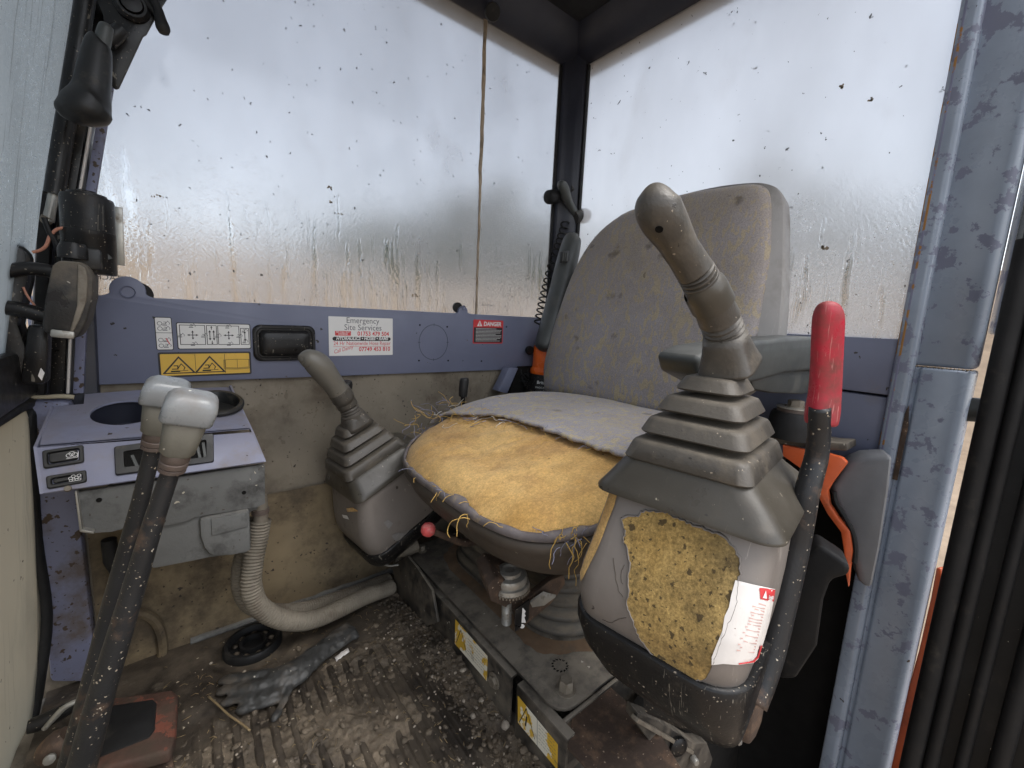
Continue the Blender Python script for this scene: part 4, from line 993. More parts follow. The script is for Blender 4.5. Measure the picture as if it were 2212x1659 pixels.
# what is left of the cloth cover: rear half of the cushion with a ragged front edge, slightly lifted and thick
def cover_edge(y):
    t = (y - .30) / .50
    e = .508 + .012 * math.sin(3.2 * t) + .007 * fbm((y, 0, 2), 22, 4) + .004 * fbm((y, 1, 2), 90, 3)
    if t > .70: e -= .085 * ((t - .70) / .34) ** 1.3
    return e
def cov(u, v):
    y = .292 + u * .528; x0 = cover_edge(y); x = x0 + (.865 - x0) * v
    kx, ky = (x - SX) / SA, (y - SY) / SB
    kk = (abs(kx) ** 3.4 + abs(ky) ** 3.4) ** (1 / 3.4)
    if kk > 1.0: x, y = SX + kx / kk * SA, SY + ky / kk * SB; kk = 1.0
    e = max(0.0, (kk - .80) / .20)
    z = base_z(x, y) - .026 * e ** 2.6 + .0075 + .002 * fbm((x, y, 5), 10, 3)
    z += .007 * math.exp(-((x - x0) / .02) ** 2) * (.4 + .6 * abs(nz((0, y, 3), 17)))
    return (x, y, z)
c_ = MB().grid(cov, 110, 60).obj('seat_cover', M['fabric'], seat, sharp=0, recalc=False)
so = c_.modifiers.new('cloth', 'SOLIDIFY'); so.thickness = .0045; so.offset = -1
# ragged remains of the cover stapled round the front lip
def lip(i0, i1, nn, wfun, name, mat, up=.004):
    mb = MB(); r0, r1 = [], []
    for j in range(nn + 1):
        a = i0 + (i1 - i0) * j / nn; wv = wfun(j / nn)
        c, s_ = sup(a)
        x, y = SX + SA * 1.014 * c, SY + SB * 1.014 * s_; zt = base_z(SX + SA * c, SY + SB * s_) - .030
        k2 = 1.0 - wv; x2, y2 = SX + SA * k2 * c, SY + SB * k2 * s_; e = max(0, (k2 - .80) / .2)
        r0.append((x, y, zt - .004)); r0_ = (SX + SA * 1.010 * c, SY + SB * 1.010 * s_, zt + .004)
        r1.append((r0_, (x2, y2, base_z(x2, y2) - .030 * e ** 2.6 + up)))
    b = len(mb.v)
    for p, (q, s2) in zip(r0, r1): mb.v += [p, q, s2]
    for j in range(nn):
        p = b + 3 * j; mb.f += [(p, p + 3, p + 4, p + 1), (p + 1, p + 4, p + 5, p + 2)]
    o = mb.obj(name, M[mat], seat, sharp=0, recalc=False)
    s3 = o.modifiers.new('cloth', 'SOLIDIFY'); s3.thickness = .003; s3.offset = 0
    return o
lip(R_(92), R_(262), 170, lambda t: max(.002, .003 + .014 * fbm((t * 9, 0, 1), 1.6, 4) + (.045 if .0 < t < .16 else 0) * abs(nz((t * 30, 1, 1), 1)) + .02 * max(0, 1 - abs(t - .60) / .06)), 'torn_hem', 'hem')
# threads frayed from the torn edges, two colours, joined: nobody could count them
def fray(mat, seed, count, spots):
    rnd = random.Random(seed); mb = MB()
    for _ in range(count):
        (cx, cy, cz), spread, L, droop = spots[rnd.randrange(len(spots))]
        p = Vector((cx + rnd.gauss(0, spread[0]), cy + rnd.gauss(0, spread[1]), 0))
        p.z = (base_z(p.x, p.y) + .007 if cz is None else cz + rnd.gauss(0, .004))
        d = Vector((rnd.gauss(-.2, 1), rnd.gauss(0, 1), rnd.gauss(.1, .35))).normalized(); l_ = L * rnd.uniform(.5, 1.5); path = []
        for k in range(7):
            path.append(tuple(p)); p = p + d * l_ / 6; d = (d + Vector((rnd.gauss(0, .45), rnd.gauss(0, .45), rnd.gauss(-droop, .25)))).normalized()
            if droop < .3 and cz is None: p.z = max(p.z, base_z(p.x, p.y) + .002)
        mb.tube(crom(path, 2), rnd.uniform(.0004, .0007), 4)
    return mb.obj('frayed_thread', M[mat], seat, sharp=0, kind='stuff')
corner_pts = [((.425, .798, None), (.03, .016), .05, .05), ((.47, .80, None), (.025, .012), .05, .05), ((.485, .72, None), (.022, .02), .045, .05)]
seam_pts = [((cover_edge(y), y, None), (.006, .02), .022, .05) for y in (.36, .42, .48, .54, .60, .66, .72)]
lip_pts = []
for deg in (120, 150, 165, 180, 195, 210, 222, 232):
    c, s_ = sup(R_(deg)); x, y = SX + SA * 1.0 * c, SY + SB * 1.0 * s_; lip_pts.append(((x - .002, y, base_z(x, y) - .026), (.004, .02), .022, .25))
c, s_ = sup(R_(228)); tuft = ((SX + SA * c - .004, SY + SB * s_ - .004, base_z(SX + SA * c, SY + SB * s_) - .028), (.012, .008), .040, .5)
c, s_ = sup(R_(128)); tuft2 = ((SX + SA * c - .006, SY + SB * s_ + .004, base_z(SX + SA * c, SY + SB * s_) - .02), (.006, .008), .05, .5)
c, s_ = sup(R_(201)); tuft3 = ((SX + SA * c - .006, SY + SB * s_, base_z(SX + SA * c, SY + SB * s_) - .028), (.004, .006), .045, .6)
fray('thread_y', 21, 80, corner_pts * 2 + seam_pts + lip_pts + [tuft] * 4 + [tuft2] + [tuft3])
fray('thread_b', 22, 60, corner_pts * 2 + seam_pts + lip_pts + [tuft] * 2 + [tuft2])
fray('thread_w', 23, 16, corner_pts[1:] + seam_pts[-2:])
# backrest: cloth front and moulded shell, leaning back
def bp(px, py, d=0.0):
    """point on the leaning plane of the backrest front"""
    d0 = ray(px, py); nrm = Vector((-1, .0, .20)).normalized(); O = Vector((.815, .56, .47))
    t = (O - EYE).dot(nrm) / d0.dot(nrm); return EYE + d0 * t - nrm * d
bo = [(1174, 842), (1173, 800), (1180, 760), (1192, 716), (1208, 668), (1228, 612), (1252, 560), (1284, 512), (1326, 474), (1372, 450), (1430, 430), (1500, 413), (1560, 404), (1612, 397), (1640, 397), (1656, 405), (1664, 424), (1666, 470), (1664, 540), (1656, 600), (1642, 680), (1632, 740), (1615, 800), (1560, 850), (1490, 888), (1425, 894), (1340, 880), (1255, 860), (1200, 852)]
bo = [q[:2] for q in crom([(a, b, 0) for a, b in bo], 3)]
ctr = (1430, 660)
def brow(s_, d): return [tuple(bp(ctr[0] + (a - ctr[0]) * s_, ctr[1] + (b - ctr[1]) * s_, d)) for a, b in bo]
def cush(s_, d):
    out = []
    for p in brow(s_, d): out.append((p[0] - .004 * fbm(p, 7, 3) - .0012 * fbm(p, 30, 3), p[1], p[2]))
    return out
MB().loft([brow(.995, .03), brow(1.0, .012), brow(.997, .004), brow(.985, -.004), cush(.96, -.010), cush(.92, -.015), cush(.85, -.019)] + [cush(s_ / 12, -.021 - .004 * (1 - (s_ / 12) ** 2)) for s_ in range(9, 0, -1)] + [cush(.01, -.025)], False, True).obj('backrest', M['fabric'], seat, sharp=0)
so_ = [(1176, 845), (1180, 770), (1206, 680), (1250, 566), (1322, 474), (1400, 438), (1530, 403), (1625, 391), (1664, 396), (1682, 410), (1690, 440), (1690, 540), (1687, 640), (1680, 720), (1672, 780), (1600, 850), (1500, 890), (1400, 894), (1260, 864)]
so_ = [q[:2] for q in crom([(a, b, 0) for a, b in so_], 4)]
def srow(s_, d): return [tuple(bp(ctr[0] + (a - ctr[0]) * s_, ctr[1] + (b - ctr[1]) * s_, d)) for a, b in so_]
MB().loft([srow(.992, .004), srow(1.0, .010), srow(1.002, .022), srow(.995, .045), srow(.96, .07), srow(.88, .085), srow(.5, .095), srow(.02, .098)], True, True).obj('backrest_shell', M['shell'], seat, sharp=0)
# armrests: near one down, far one folded up beside the backrest
P = [(1506, 776), (1512, 768), (1540, 752), (1606, 741), (1690, 731), (1748, 727), (1830, 735), (1830, 800), (1760, 800), (1700, 806), (1640, 824), (1560, 840), (1512, 812)]
top = [at(a, b, y=.245) for a, b in P]
ar = MB().prism(top, (0, .055, .0), bev=.010, seg=3).obj('armrest', M['grey_plastic'], seat)
P = [(1620, 808), (1700, 802), (1765, 798), (1790, 840), (1740, 852), (1670, 850), (1630, 842)]
MB().prism([at(a, b, y=.256) for a, b in P], (0, .035, 0), bev=.006).obj('armrest_body', M['grey_plastic'], seat)
P, rr = px_tube([(1238, 514, 12), (1236, 518, 21), (1226, 560, 25), (1212, 620, 26), (1196, 680, 26), (1182, 725, 24), (1173, 750, 20), (1170, 757, 8)], y=.895, sub=5)
ar2 = MB().tube(P, rr, 20, flat=.85).obj('armrest', M['grey_plastic'], seat, sharp=0)
P = [(1215, 543), (1231, 541), (1228, 566), (1213, 568)]
MB().prism([at(a, b, y=.862) for a, b in P], (0, .01, 0), bev=.002).obj('armrest_clip', M['switch'], ar2)
mb = MB()
for k in range(3): mb.prism([at(1217 + k * 4 + d, 546 + e, y=.8605) for d, e in ((0, 0), (2, 0), (0, 18), (-2, 18))], (0, .003, 0))
mb.obj('clip_rib', M['grey_plastic'], ar2)
# height and slide lever with a red ball
P, rr = px_tube([(930, 1146, 7), (952, 1154, 7.5), (975, 1163, 8), (1000, 1172, 8.5), (1020, 1170, 8.5), (1045, 1162, 8)], y=.60)
lv = MB().tube(P, rr, 12).obj('slide_lever', M['rusty'], seat, sharp=0)
c = at(925, 1144, y=.60); MB().lathe([(.0, -.012), (.006, -.011), (.0105, -.007), (.0122, 0), (.0115, .005), (.008, .010), (0, .0125)], c, (.7, -.2, -.2), 20).obj('ball_knob', M['redknob'], lv, sharp=0)
# rubber bellows under the pan
def bl(k, z, dx=0): return [(x + dx, y, z) for x, y in rrect(.645, .612, .168 * k, .180 * k, .085 * k, 7)]
rings = []
zb = .104
for j in range(7):
    rings += [bl(1.06 - j * .036, zb + j * .022), bl(1.09 - j * .036, zb + .006 + j * .022), bl(1.07 - j * .036, zb + .014 + j * .022), bl(.965 - j * .036, zb + .018 + j * .022)]
MB().loft(rings + [bl(.75, .295)], True, True).obj('bellows', M['bellows'], seat, sharp=0)
# weight adjuster: zinc knob on a rusty channel bracket in front of the bellows
pA = lambda a, b, y: Vector(at(a, b, y=y))
yb = .455
MB().prism([pA(a, b, yb) for a, b in ((1053, 1268), (1070, 1248), (1145, 1265), (1150, 1290), (1112, 1322), (1060, 1300))], (.012, .05, .014), bev=.003).obj('adjuster_bracket', M['rusty'], seat)
MB().prism([pA(a, b, yb - .006) for a, b in ((1111, 1318), (1145, 1290), (1187, 1255), (1219, 1242), (1221, 1262), (1190, 1305), (1118, 1365))], (.004, .012, 0), bev=.0015).obj('side_cheek', M['rusty'], seat)
MB().prism([pA(a, b, yb - .012) for a, b in ((1113, 1318), (1144, 1296), (1142, 1340), (1112, 1366))], (.002, .003, 0), bev=.0005).obj('weight_scale', M['black'], seat)
ff = Flat(pA(1128, 1345, yb - .0125), (.78, -.62, 0), (0, 0, 1), (-.5, -.8, 0))
ff.poly([(-.006, 0), (.006, 0), (.003, .010), (.005, .012), (.003, .016), (.0045, .020), (0, .026), (-.0045, .020), (-.003, .016), (-.005, .012), (-.003, .010)], 'white', 1)
ff.circ(.0, -.006, .004, 'white', 1)
for bb in ff.b.values(): bb.obj('scale_mark', M['white'], seat, smooth=False, recalc=False)
MB().prism([pA(a, b, yb - .014) for a, b in ((1145, 1302), (1172, 1283), (1200, 1290), (1176, 1308), (1150, 1312))], (.003, .002, .002)).obj('bent_tab', M['zinc'], seat)
c = pA(1100, 1262, yb + .012)
MB().lathe([(.0, -.002), (.0310, -.002), (.0325, .001), (.0310, .007), (.0280, .0085), (.0285, .016), (.0265, .020), (.0215, .0215), (.0190, .0215), (.0185, .027), (.011, .0285), (.008, .026), (0, .026)], c, (-.05, -.02, 1), 30).obj('adjuster_knob', M['zinc'], seat)
mb = MB()
for k in range(40):
    a = 2 * math.pi * k / 40; mb.box((-.0011, -.0012, -.0025), (.0011, .0012, .0025), Matrix.Translation(c + Vector((.032 * math.cos(a), .032 * math.sin(a), -.003))) @ Matrix.Rotation(a, 4, 'Z'))
mb.obj('knurled_ring', M['boltm'], seat)
p = pA(1094, 1345, yb + .006); q = pA(1095, 1300, yb + .006); pts = []
for k in range(60): t_ = k / 59; pts.append(tuple(p.lerp(q, t_)))
MB().tube(pts, [.0075 * (1 + .10 * math.cos(k * 1.6)) for k in range(60)], 12).obj('adjuster_screw', M['zinc'], seat)
# black knob and stub lever behind the cushion
t = thing('stub_lever', 'small black knobbed lever standing behind the seat by the tan lining', 'lever', tuple(at(1002, 850, y=.86)))
P, rr = px_tube([(1000, 856, 9), (1001, 840, 10), (1003, 822, 10), (1003, 817, 8)], y=.86); MB().tube(P, rr, 14).obj('knob', M['switch'], t)
P, rr = px_tube([(1000, 900, 5), (1000, 856, 5)], y=.86); MB().tube(P, rr, 10).obj('rod', M['black'], t)
# ================================================================= control consoles
def console_parts(root, X, far=False):
    """X maps console coordinates (u back, v away from the door, w up; origin at the front of the gaiter foot) to the cab"""
    sgn = -1 if far else 1
    def sec(w_, u0, u1, v0, v1, r, n=7):
        return [X @ Vector((u, v * sgn, w_)) for u, v in rrect((u0 + u1) / 2, (v0 + v1) / 2, (u1 - u0) / 2, (v1 - v0) / 2, r, n)]
    body = MB().loft([sec(-.036, -.006, .150, -.076, .074, .024), sec(-.046, -.010, .160, -.079, .077, .028), sec(-.075, -.021, .168, -.081, .079, .027), sec(-.105, -.034, .172, -.081, .083, .029), sec(-.130, -.043, .172, -.080, .088, .031), sec(-.152, -.047, .170, -.078, .090, .033), sec(-.180, -.043, .165, -.075, .086, .033), sec(-.194, -.030, .16, -.068, .078, .034)], True, True).obj('console_body', M['vinyl'], root, sharp=0)
    MB().loft([sec(-.176, -.043, .168, -.077, .087, .040), sec(-.1765, -.0475, .172, -.081, .091, .042), sec(-.179, -.049, .174, -.082, .092, .042), sec(-.190, -.0485, .174, -.082, .092, .042), sec(-.210, -.046, .17, -.081, .082, .038), sec(-.232, -.036, .165, -.079, .062, .03), sec(-.252, -.018, .155, -.076, .034, .026), sec(-.266, -.002, .15, -.073, .010, .020), sec(-.272, .010, .145, -.066, -.004, .014)], True, True).obj('base_shell', M['black'], root, sharp=0)
    MB().loft([sec(-.007, -.002, .120, -.050, .050, .018), sec(-.010, -.009, .128, -.058, .058, .020), sec(-.016, -.012, .135, -.063, .063, .021), sec(-.027, -.015, .150, -.073, .071, .022), sec(-.040, -.019, .165, -.083, .080, .022), sec(-.047, -.022, .175, -.088, .085, .020), sec(-.050, -.022, .175, -.088, .085, .020), sec(-.051, -.016, .168, -.083, .080, .019), sec(-.045, -.012, .16, -.078, .076, .018)], True, True).obj('console_hood', M['taupe_dark'], root, sharp=50)
    # gaiter: four flared folds, one rubber piece
    folds = [(-.012, .0075, .058, .0705, .0595), (.0135, .0300, .059, .0590, .0505), (.0360, .0515, .061, .0480, .0410), (.0570, .0715, .0640, .0360, .0305)]
    rings = []
    for w0, w1, cu, hu, hv in folds:
        q = .013
        for w_, d in ((w0 - .0012, -.024), (w0 - .0004, -.0045), (w0 + .0006, -.0010), (w0 + .0022, 0), (w1 - .0035, -.0050), (w1 - .0012, -.0066), (w1, -.0095), (w1 + .0006, -.022), (w1 + .0012, -.024)):
            rings.append(sec(w_, cu - hu - d, cu + hu + d, -hv - d, hv + d, q + d * .25, 6))
    MB().loft(rings, True, True).obj('gaiter', M['taupe'], root, sharp=55)
    return body

# ---- near console, tipped up
nc = thing('control_console', 'tipped up grey control console nearest the door with torn vinyl and white danger label', 'console', (.40, .19, .28), 'joystick control consoles')
NM = Matrix.Translation((.366, .190, .530)) @ Matrix.Rotation(R_(9), 4, 'Z')
nbody = console_parts(nc, NM)
# ---- far console, lowered
fcn = thing('control_console', 'lowered control console on the far side of the seat beside the tan lining', 'console', (.30, .85, .16), 'joystick control consoles')
FM = Matrix.Translation((.245, .853, .334)) @ Matrix.Rotation(R_(7), 4, 'Z') @ Matrix.Rotation(R_(-24), 4, 'Y')
fbody = console_parts(fcn, FM, True)

def jpath(l, y0, y1, sub=5):
    c = crom(l, sub); n = len(c); P = [at(a, b, y=y0 + (y1 - y0) * i / (n - 1)) for i, (a, b, r_) in enumerate(c)]
    return P, [max(q[2], .8) / K_ * depth(p) * .96 for p, q in zip(P, c)]
P, rr = jpath([(1417, 408, 2), (1416, 410, 16), (1416, 418, 34), (1418, 440, 49), (1427, 464, 50.5), (1442, 489, 47), (1457, 514, 42), (1469, 536, 39.5), (1481, 554, 39), (1491, 570, 39.5), (1498, 581, 40), (1503, 588, 40)], .209, .1978)
gn = MB().tube(P, rr, 28).obj('joystick_grip', M['taupe'], nc, sharp=0)
def grooved(l, y0, y1, cuts, name, mat, parent):
    c = crom(l, 30); n = len(c); P = []; rr = []
    for i, (a, b, r_) in enumerate(c):
        t_ = i / (n - 1); p = at(a, b, y=y0 + (y1 - y0) * t_); P.append(p)
        dip = max((1 - ((t_ - q) / .07) ** 2 if abs(t_ - q) < .07 else 0) for q in cuts) if cuts else 0
        rr.append(r_ / K_ * depth(p) * .97 - .0038 * dip)
    return MB().tube(P, rr, 28).obj(name, mat, parent, sharp=0)
grooved([(1502, 587, 40.5), (1509, 599, 41), (1516, 611, 41.5), (1524, 626, 42)], .1978, .1965, (.10, .33, .56, .79), 'neck_ring', M['taupe'], nc)
P, rr = jpath([(1521.5, 622.5, 40), (1522, 623, 45.5), (1523.5, 625.5, 47.5), (1531, 641, 47.5), (1538, 655, 47.5), (1539.5, 658.5, 46.5), (1540, 659.5, 41)], .1965, .195); MB().tube(P, rr, 28).obj('collar', M['taupe_dark'], nc, sharp=40)
grooved([(1538, 654, 42), (1544, 668, 42.5), (1551, 683, 43.5), (1556, 696, 45), (1562, 711, 46), (1566, 727, 47)], .195, .193, (.56, .68, .80, .92), 'boot_neck', M['taupe'], nc)
def flare(l, y0, y1, parent, mat, yaw):
    """neck that opens from a round to a rounded square foot"""
    n = len(l); rings = []
    for i, (a, b, r_, sq) in enumerate(l):
        c = at(a, b, y=y0 + (y1 - y0) * i / (n - 1)); r0 = r_ / K_ * depth(c) * .95; rings.append((c, r0, sq))
    out = []
    for i, (c, r0, sq) in enumerate(rings):
        a_ = (rings[-3][0] - rings[0][0]).normalized(); e1 = yaw @ Vector((0, 1, 0)); e1 = (e1 - a_ * e1.dot(a_)).normalized(); e2 = a_.cross(e1)
        ring = []
        for k in range(32):
            t_ = 2 * math.pi * k / 32; cx, sx = math.cos(t_), math.sin(t_); ee = 2 + 4.0 * sq
            f_ = (abs(cx) ** ee + abs(sx) ** ee) ** (-1 / ee)
            ring.append(c + (e1 * cx + e2 * sx) * r0 * f_)
        out.append(ring)
    return MB().loft(out, True, True).obj('boot_foot', mat, parent, sharp=0)
flare([(1565, 722, 46, .0), (1568, 740, 47.5, .15), (1571, 757, 50, .35), (1574, 775, 54, .6), (1576, 788, 58, .8), (1576.5, 793, 58, .8), (1577, 794.5, 54, .8)], .193, .190, nc, M['taupe'], NM.to_3x3())
P, rr = jpath([(1575, 788, 40), (1574, 800, 40), (1572, 812, 42)], .190, .190); MB().tube(P, rr, 24).obj('boot_stem', M['taupe'], nc)
# screw hole in the grip: dark recess with a rim
c = at(1424, 494, y=.178)
def surf_hit(px, py, o):
    dg = bpy.context.evaluated_depsgraph_get(); me = o.data
    bv = BVHTree.FromPolygons([v.co[:] for v in me.vertices], [p.vertices[:] for p in me.polygons])
    d = ray(px, py).normalized(); h = bv.ray_cast(EYE, d); return (h[0], h[1]) if h[0] is not None else (None, None)
h, nn = surf_hit(1424, 495, gn)
if h is not None: MB().lathe([(.0032, .0004), (.0026, .0008), (.002, -.0002), (0, -.0006)], h, -nn if nn.dot(CF) > 0 else nn, 12).obj('screw_recess', M['void'], gn)

P, rr = jpath([(648, 776, 3), (651, 775, 12), (658, 775, 19), (667, 776, 23), (678, 781, 26), (692, 793, 27.5), (705, 810, 26), (716, 824, 24), (726, 838, 23), (734, 849, 23)], .832, .845)
MB().tube(P, rr, 24).obj('joystick_grip', M['grip_grey'], fcn, sharp=0)
P, rr = jpath([(730, 843, 20), (731, 844, 24), (736, 851, 24.5), (743, 862, 24.5), (744, 863.5, 20)], .845, .847); MB().tube(P, rr, 24).obj('collar', M['taupe'], fcn, sharp=40)
grooved([(740, 858, 22), (750, 874, 22.5), (758, 890, 24), (764, 902, 26)], .847, .85, (.45, .56, .67), 'boot_neck', M['taupe'], fcn)
flare([(760, 893, 25, .0), (764, 902, 27, .2), (768, 912, 30, .5), (771, 918, 32, .6)], .85, .852, fcn, M['taupe'], FM.to_3x3())
# ball button behind the far grip
t = thing('round_knob', 'small black round knob behind the far joystick grip', 'knob', tuple(at(745, 835, y=.93)))
P, rr = px_tube([(744, 822, 5), (745, 826, 14), (746, 834, 15), (744, 842, 12), (742, 856, 6), (738, 875, 5)], y=.92); MB().tube(P, rr, 14).obj('knob', M['switch'], t, sharp=0)

# ---- things draped on the near console's front: bare foam where the vinyl is torn away, curled torn edge, danger label
bvn = BVHTree.FromPolygons([v.co[:] for v in nbody.data.vertices], [p.vertices[:] for p in nbody.data.polygons])
def on_body(px, py, lift):
    for dx in range(0, 44, 4):
        d = ray(px - dx, py).normalized(); h = bvn.ray_cast(EYE, d)
        if h[0] is not None: break
    if h[0] is None: return None
    nn = h[1] if h[1].dot(d) < 0 else -h[1]
    return h[0] + nn * lift
def drape(poly, step, lift, name, mat, parent, wob=0.0):
    pts = [Vector(p) for p in poly]; n = len(pts); edges = [(i, (i + 1) % n) for i in range(n)]
    xs = [p.x for p in pts]; ys = [p.y for p in pts]; q = list(pts); yy = min(ys) + step / 2
    while yy < max(ys):
        xx = min(xs) + step / 2
        while xx < max(xs):
            if in_poly((xx, yy), pts) and min((Vector((xx, yy)) - p).length for p in pts) > step * .45: q.append(Vector((xx, yy)))
            xx += step
        yy += step
    r = geometry.delaunay_2d_cdt(q, edges, [], 0, 1e-4)
    vs = []; ok = []
    for c in r[0]:
        p = on_body(c.x, c.y, lift); ok.append(p is not None)
        if p is None: p = Vector((0, 0, 0))
        if wob: p = p + Vector((-1, -.6, 0)) * wob * (.5 + .5 * nz(p, 55))
        vs.append(p)
    fs = [tuple(f) for f in r[2] if all(ok[i] for i in f) and in_poly(sum((r[0][i] for i in f), Vector((0, 0))) / len(f), pts)]
    return MB().add(vs, fs).obj(name, mat, parent, sharp=0, recalc=False)
tear = [(1345, 1122), (1362, 1116), (1378, 1118), (1388, 1108), (1402, 1104), (1422, 1108), (1444, 1108), (1458, 1120), (1474, 1124), (1496, 1136), (1516, 1142), (1548, 1154), (1572, 1166), (1586, 1186), (1596, 1206), (1598, 1232), (1592, 1262), (1590, 1300), (1578, 1330), (1566, 1362), (1552, 1394), (1540, 1426), (1530, 1452), (1522, 1464), (1508, 1466), (1490, 1464), (1462, 1452), (1440, 1438), (1412, 1412), (1396, 1392), (1380, 1370), (1372, 1346), (1360, 1322), (1356, 1300), (1362, 1276), (1358, 1246), (1364, 1216), (1358, 1190), (1350, 1166), (1352, 1146)]
rnd = random.Random(9); t2 = []
for i, (a, b) in enumerate(tear):
    a2, b2 = tear[(i + 1) % len(tear)]
    for k in range(4):
        t_ = k / 4; t2.append((a + (a2 - a) * t_ + rnd.uniform(-2.0, 2.0), b + (b2 - b) * t_ + rnd.uniform(-2.0, 2.0)))
drape(t2, 9, .0012, 'bare_foam', M['foam_old'], nc, .0008)
mb = MB(); r0, r1, r2 = [], [], []
cx = sum(p[0] for p in t2) / len(t2); cy = sum(p[1] for p in t2) / len(t2)
for i, (a, b) in enumerate(t2):
    ux, uy = a - cx, b - cy; L = math.hypot(ux, uy); w_ = 1.5 + 4.0 * max(0, nz((a * .03, b * .03, 0), 1) + .25)
    for rr_, k, li in ((r0, -.6, .0020), (r1, .8 + w_ * .3, .0024), (r2, w_ + 1.5, .0003)):
        p = on_body(a + ux / L * k, b + uy / L * k, li); rr_.append(p if p is not None else None)
n = len(t2)
for i in range(n):
    j = (i + 1) % n
    if all(q is not None for q in (r0[i], r0[j], r1[i], r1[j], r2[i], r2[j])):
        mb.add([r0[i], r0[j], r1[j], r1[i]], [(0, 1, 2, 3)]); mb.add([r1[i], r1[j], r2[j], r2[i]], [(0, 1, 2, 3)])
o = mb.obj('torn_edge', M['vinyl'], nc, sharp=0, weld=True); s_ = o.modifiers.new('thick', 'SOLIDIFY'); s_.thickness = .0007
# strip of bare foam on the far front edge of the console
e2 = [(1324, 1046), (1330, 1062), (1322, 1092), (1308, 1128), (1298, 1160), (1284, 1190), (1272, 1216), (1258, 1244), (1250, 1256), (1249, 1236), (1258, 1208), (1268, 1184), (1284, 1150), (1296, 1118), (1306, 1086), (1314, 1060)]
drape([(a + 6 + rnd.uniform(-1, 1), b) for a, b in e2], 8, .0012, 'bare_edge', M['foam'], nc, .0006)
for l in ([(1302, 1338), (1320, 1345), (1335, 1338), (1352, 1334)], [(1350, 1220), (1340, 1240), (1345, 1262)], [(1325, 1205), (1332, 1262), (1345, 1290)]):
    P = [on_body(a + rnd.uniform(-1.5, 1.5), b, .0002) for a, b, _ in crom([(a, b, 0) for a, b in l], 5)]
    P = [p for p in P if p is not None]
    if len(P) > 2: MB().tube(P, .00032, 5).obj('vinyl_crack', M['pan'], nc)
# danger label, torn along its left side
lab = [(1589, 1253), (1600, 1255), (1625, 1261), (1650, 1266), (1668, 1270), (1664, 1300), (1656, 1340), (1645, 1380), (1632, 1420), (1622, 1428), (1590, 1432), (1560, 1430), (1537, 1432), (1537, 1416), (1548, 1388), (1560, 1360), (1566, 1330), (1574, 1310), (1580, 1285), (1585, 1268)]
lb = drape(lab, 8, .0022, 'danger_label', M['white_torn'], nc)
drape([(1636, 1267), (1650, 1268), (1667, 1271), (1664, 1296), (1650, 1294), (1637, 1291)], 8, .0027, 'red_header', M['ink_red'], lb)
drape([(1641, 1288), (1649, 1290), (1648, 1272)], 8, .0030, 'triangle', M['white'], lb)
def label_text(body, px, py, px2, py2, hpx, mat, lift):
    a = on_body(px, py, lift); b = on_body(px2, py2, lift); c = on_body(px, py - hpx, lift)
    if a is None or b is None or c is None: return
    u = (b - a).normalized(); v = (c - a); v = (v - u * v.dot(u)).normalized(); text_mesh(body, (c - a).length * 1.25, a, u, v, mat, 'lettering', lb, bold=.0002, shear=.1)
label_text('DANGER', 1651, 1288, 1664, 1291, 7, M['white'], .0036)
for k in range(17):
    y = 1304 + k * 6.2; xr = 1664 - (y - 1270) * .245; L = 22 + 10 * abs(math.sin(k * 1.7))
    drape([(xr - L - (k * .8), y - 5), (xr - 8, y), (xr - 8, y + 2.6), (xr - L - (k * .8), y - 2.4)], 12, .0026, 'faded_line', M['ink_faint'], lb)
drape([(1592, 1430), (1622, 1426), (1632, 1416), (1640, 1390), (1636, 1390), (1629, 1413), (1620, 1422), (1592, 1427)], 8, .0027, 'red_border', M['ink_red'], lb)
# vinyl peeling off the far console in small flakes
near_bv = bvn; bvn = BVHTree.FromPolygons([v.co[:] for v in fbody.data.vertices], [p.vertices[:] for p in fbody.data.polygons])
for k, (mt, l) in enumerate((('foam', [(749, 1098), (764, 1094), (776, 1103), (752, 1106)]), ('white_torn', [(742, 1110), (752, 1113), (756, 1122), (745, 1118)]), ('shell', [(846, 1156), (858, 1150), (870, 1152), (884, 1142), (882, 1162), (866, 1170), (852, 1166)]), ('shell', [(828, 1128), (838, 1122), (848, 1130), (840, 1142)]))):
    drape([(a + rnd.uniform(-1, 1), b + rnd.uniform(-1, 1)) for a, b in l], 7, .0018, 'peeled_flake', M[mt], fcn, .0012)
bvn = near_bv
# pivot boss of the near console with washers and lug
pv = at(1560, 1525, y=.150); ax = Vector((.30, -.92, .12)).normalized()
pv = pv - ax * .012
MB().lathe([(.033, -.06), (.033, -.004), (.030, 0), (.025, .002), (.0225, .004), (.0225, .026), (.021, .028), (0, .028)], pv, ax, 26).obj('pivot_boss', M['black'], nc)
MB().lathe([(.0, .027), (.027, .027), (.0275, .029), (.026, .031), (0, .0315)], pv, ax, 24).obj('washer', M['zinc'], nc)
MB().prism([pv + ax * .032 + Vector(q) * .78 for q in ((-.012, 0, .030), (.008, 0, .036), (.022, 0, .014), (.020, 0, -.016), (.004, 0, -.031), (-.014, 0, -.030), (-.018, 0, -.004))], ax * .012, bev=.003).obj('pivot_lug', M['rusty'], nc)
P, rr = px_tube([(1500, 1490, 3), (1512, 1540, 3), (1525, 1575, 3), (1545, 1590, 2.5)], y=.150); MB().tube(P, rr, 8).obj('weld_bead', M['boltm'], nc)
# underside pivot tube of the far console
P, rr = px_tube([(858, 1188, 15), (880, 1186, 15), (900, 1178, 14)], y=.835); MB().tube(P, rr, 16).obj('pivot_tube', M['boltm'], fcn)
P, rr = px_tube([(800, 1195, 2.2), (815, 1212, 2.2), (840, 1222, 2.2), (860, 1220, 2.2)], y=.80); MB().tube(P, rr, 8).obj('lock_wire', M['zinc'], fcn)

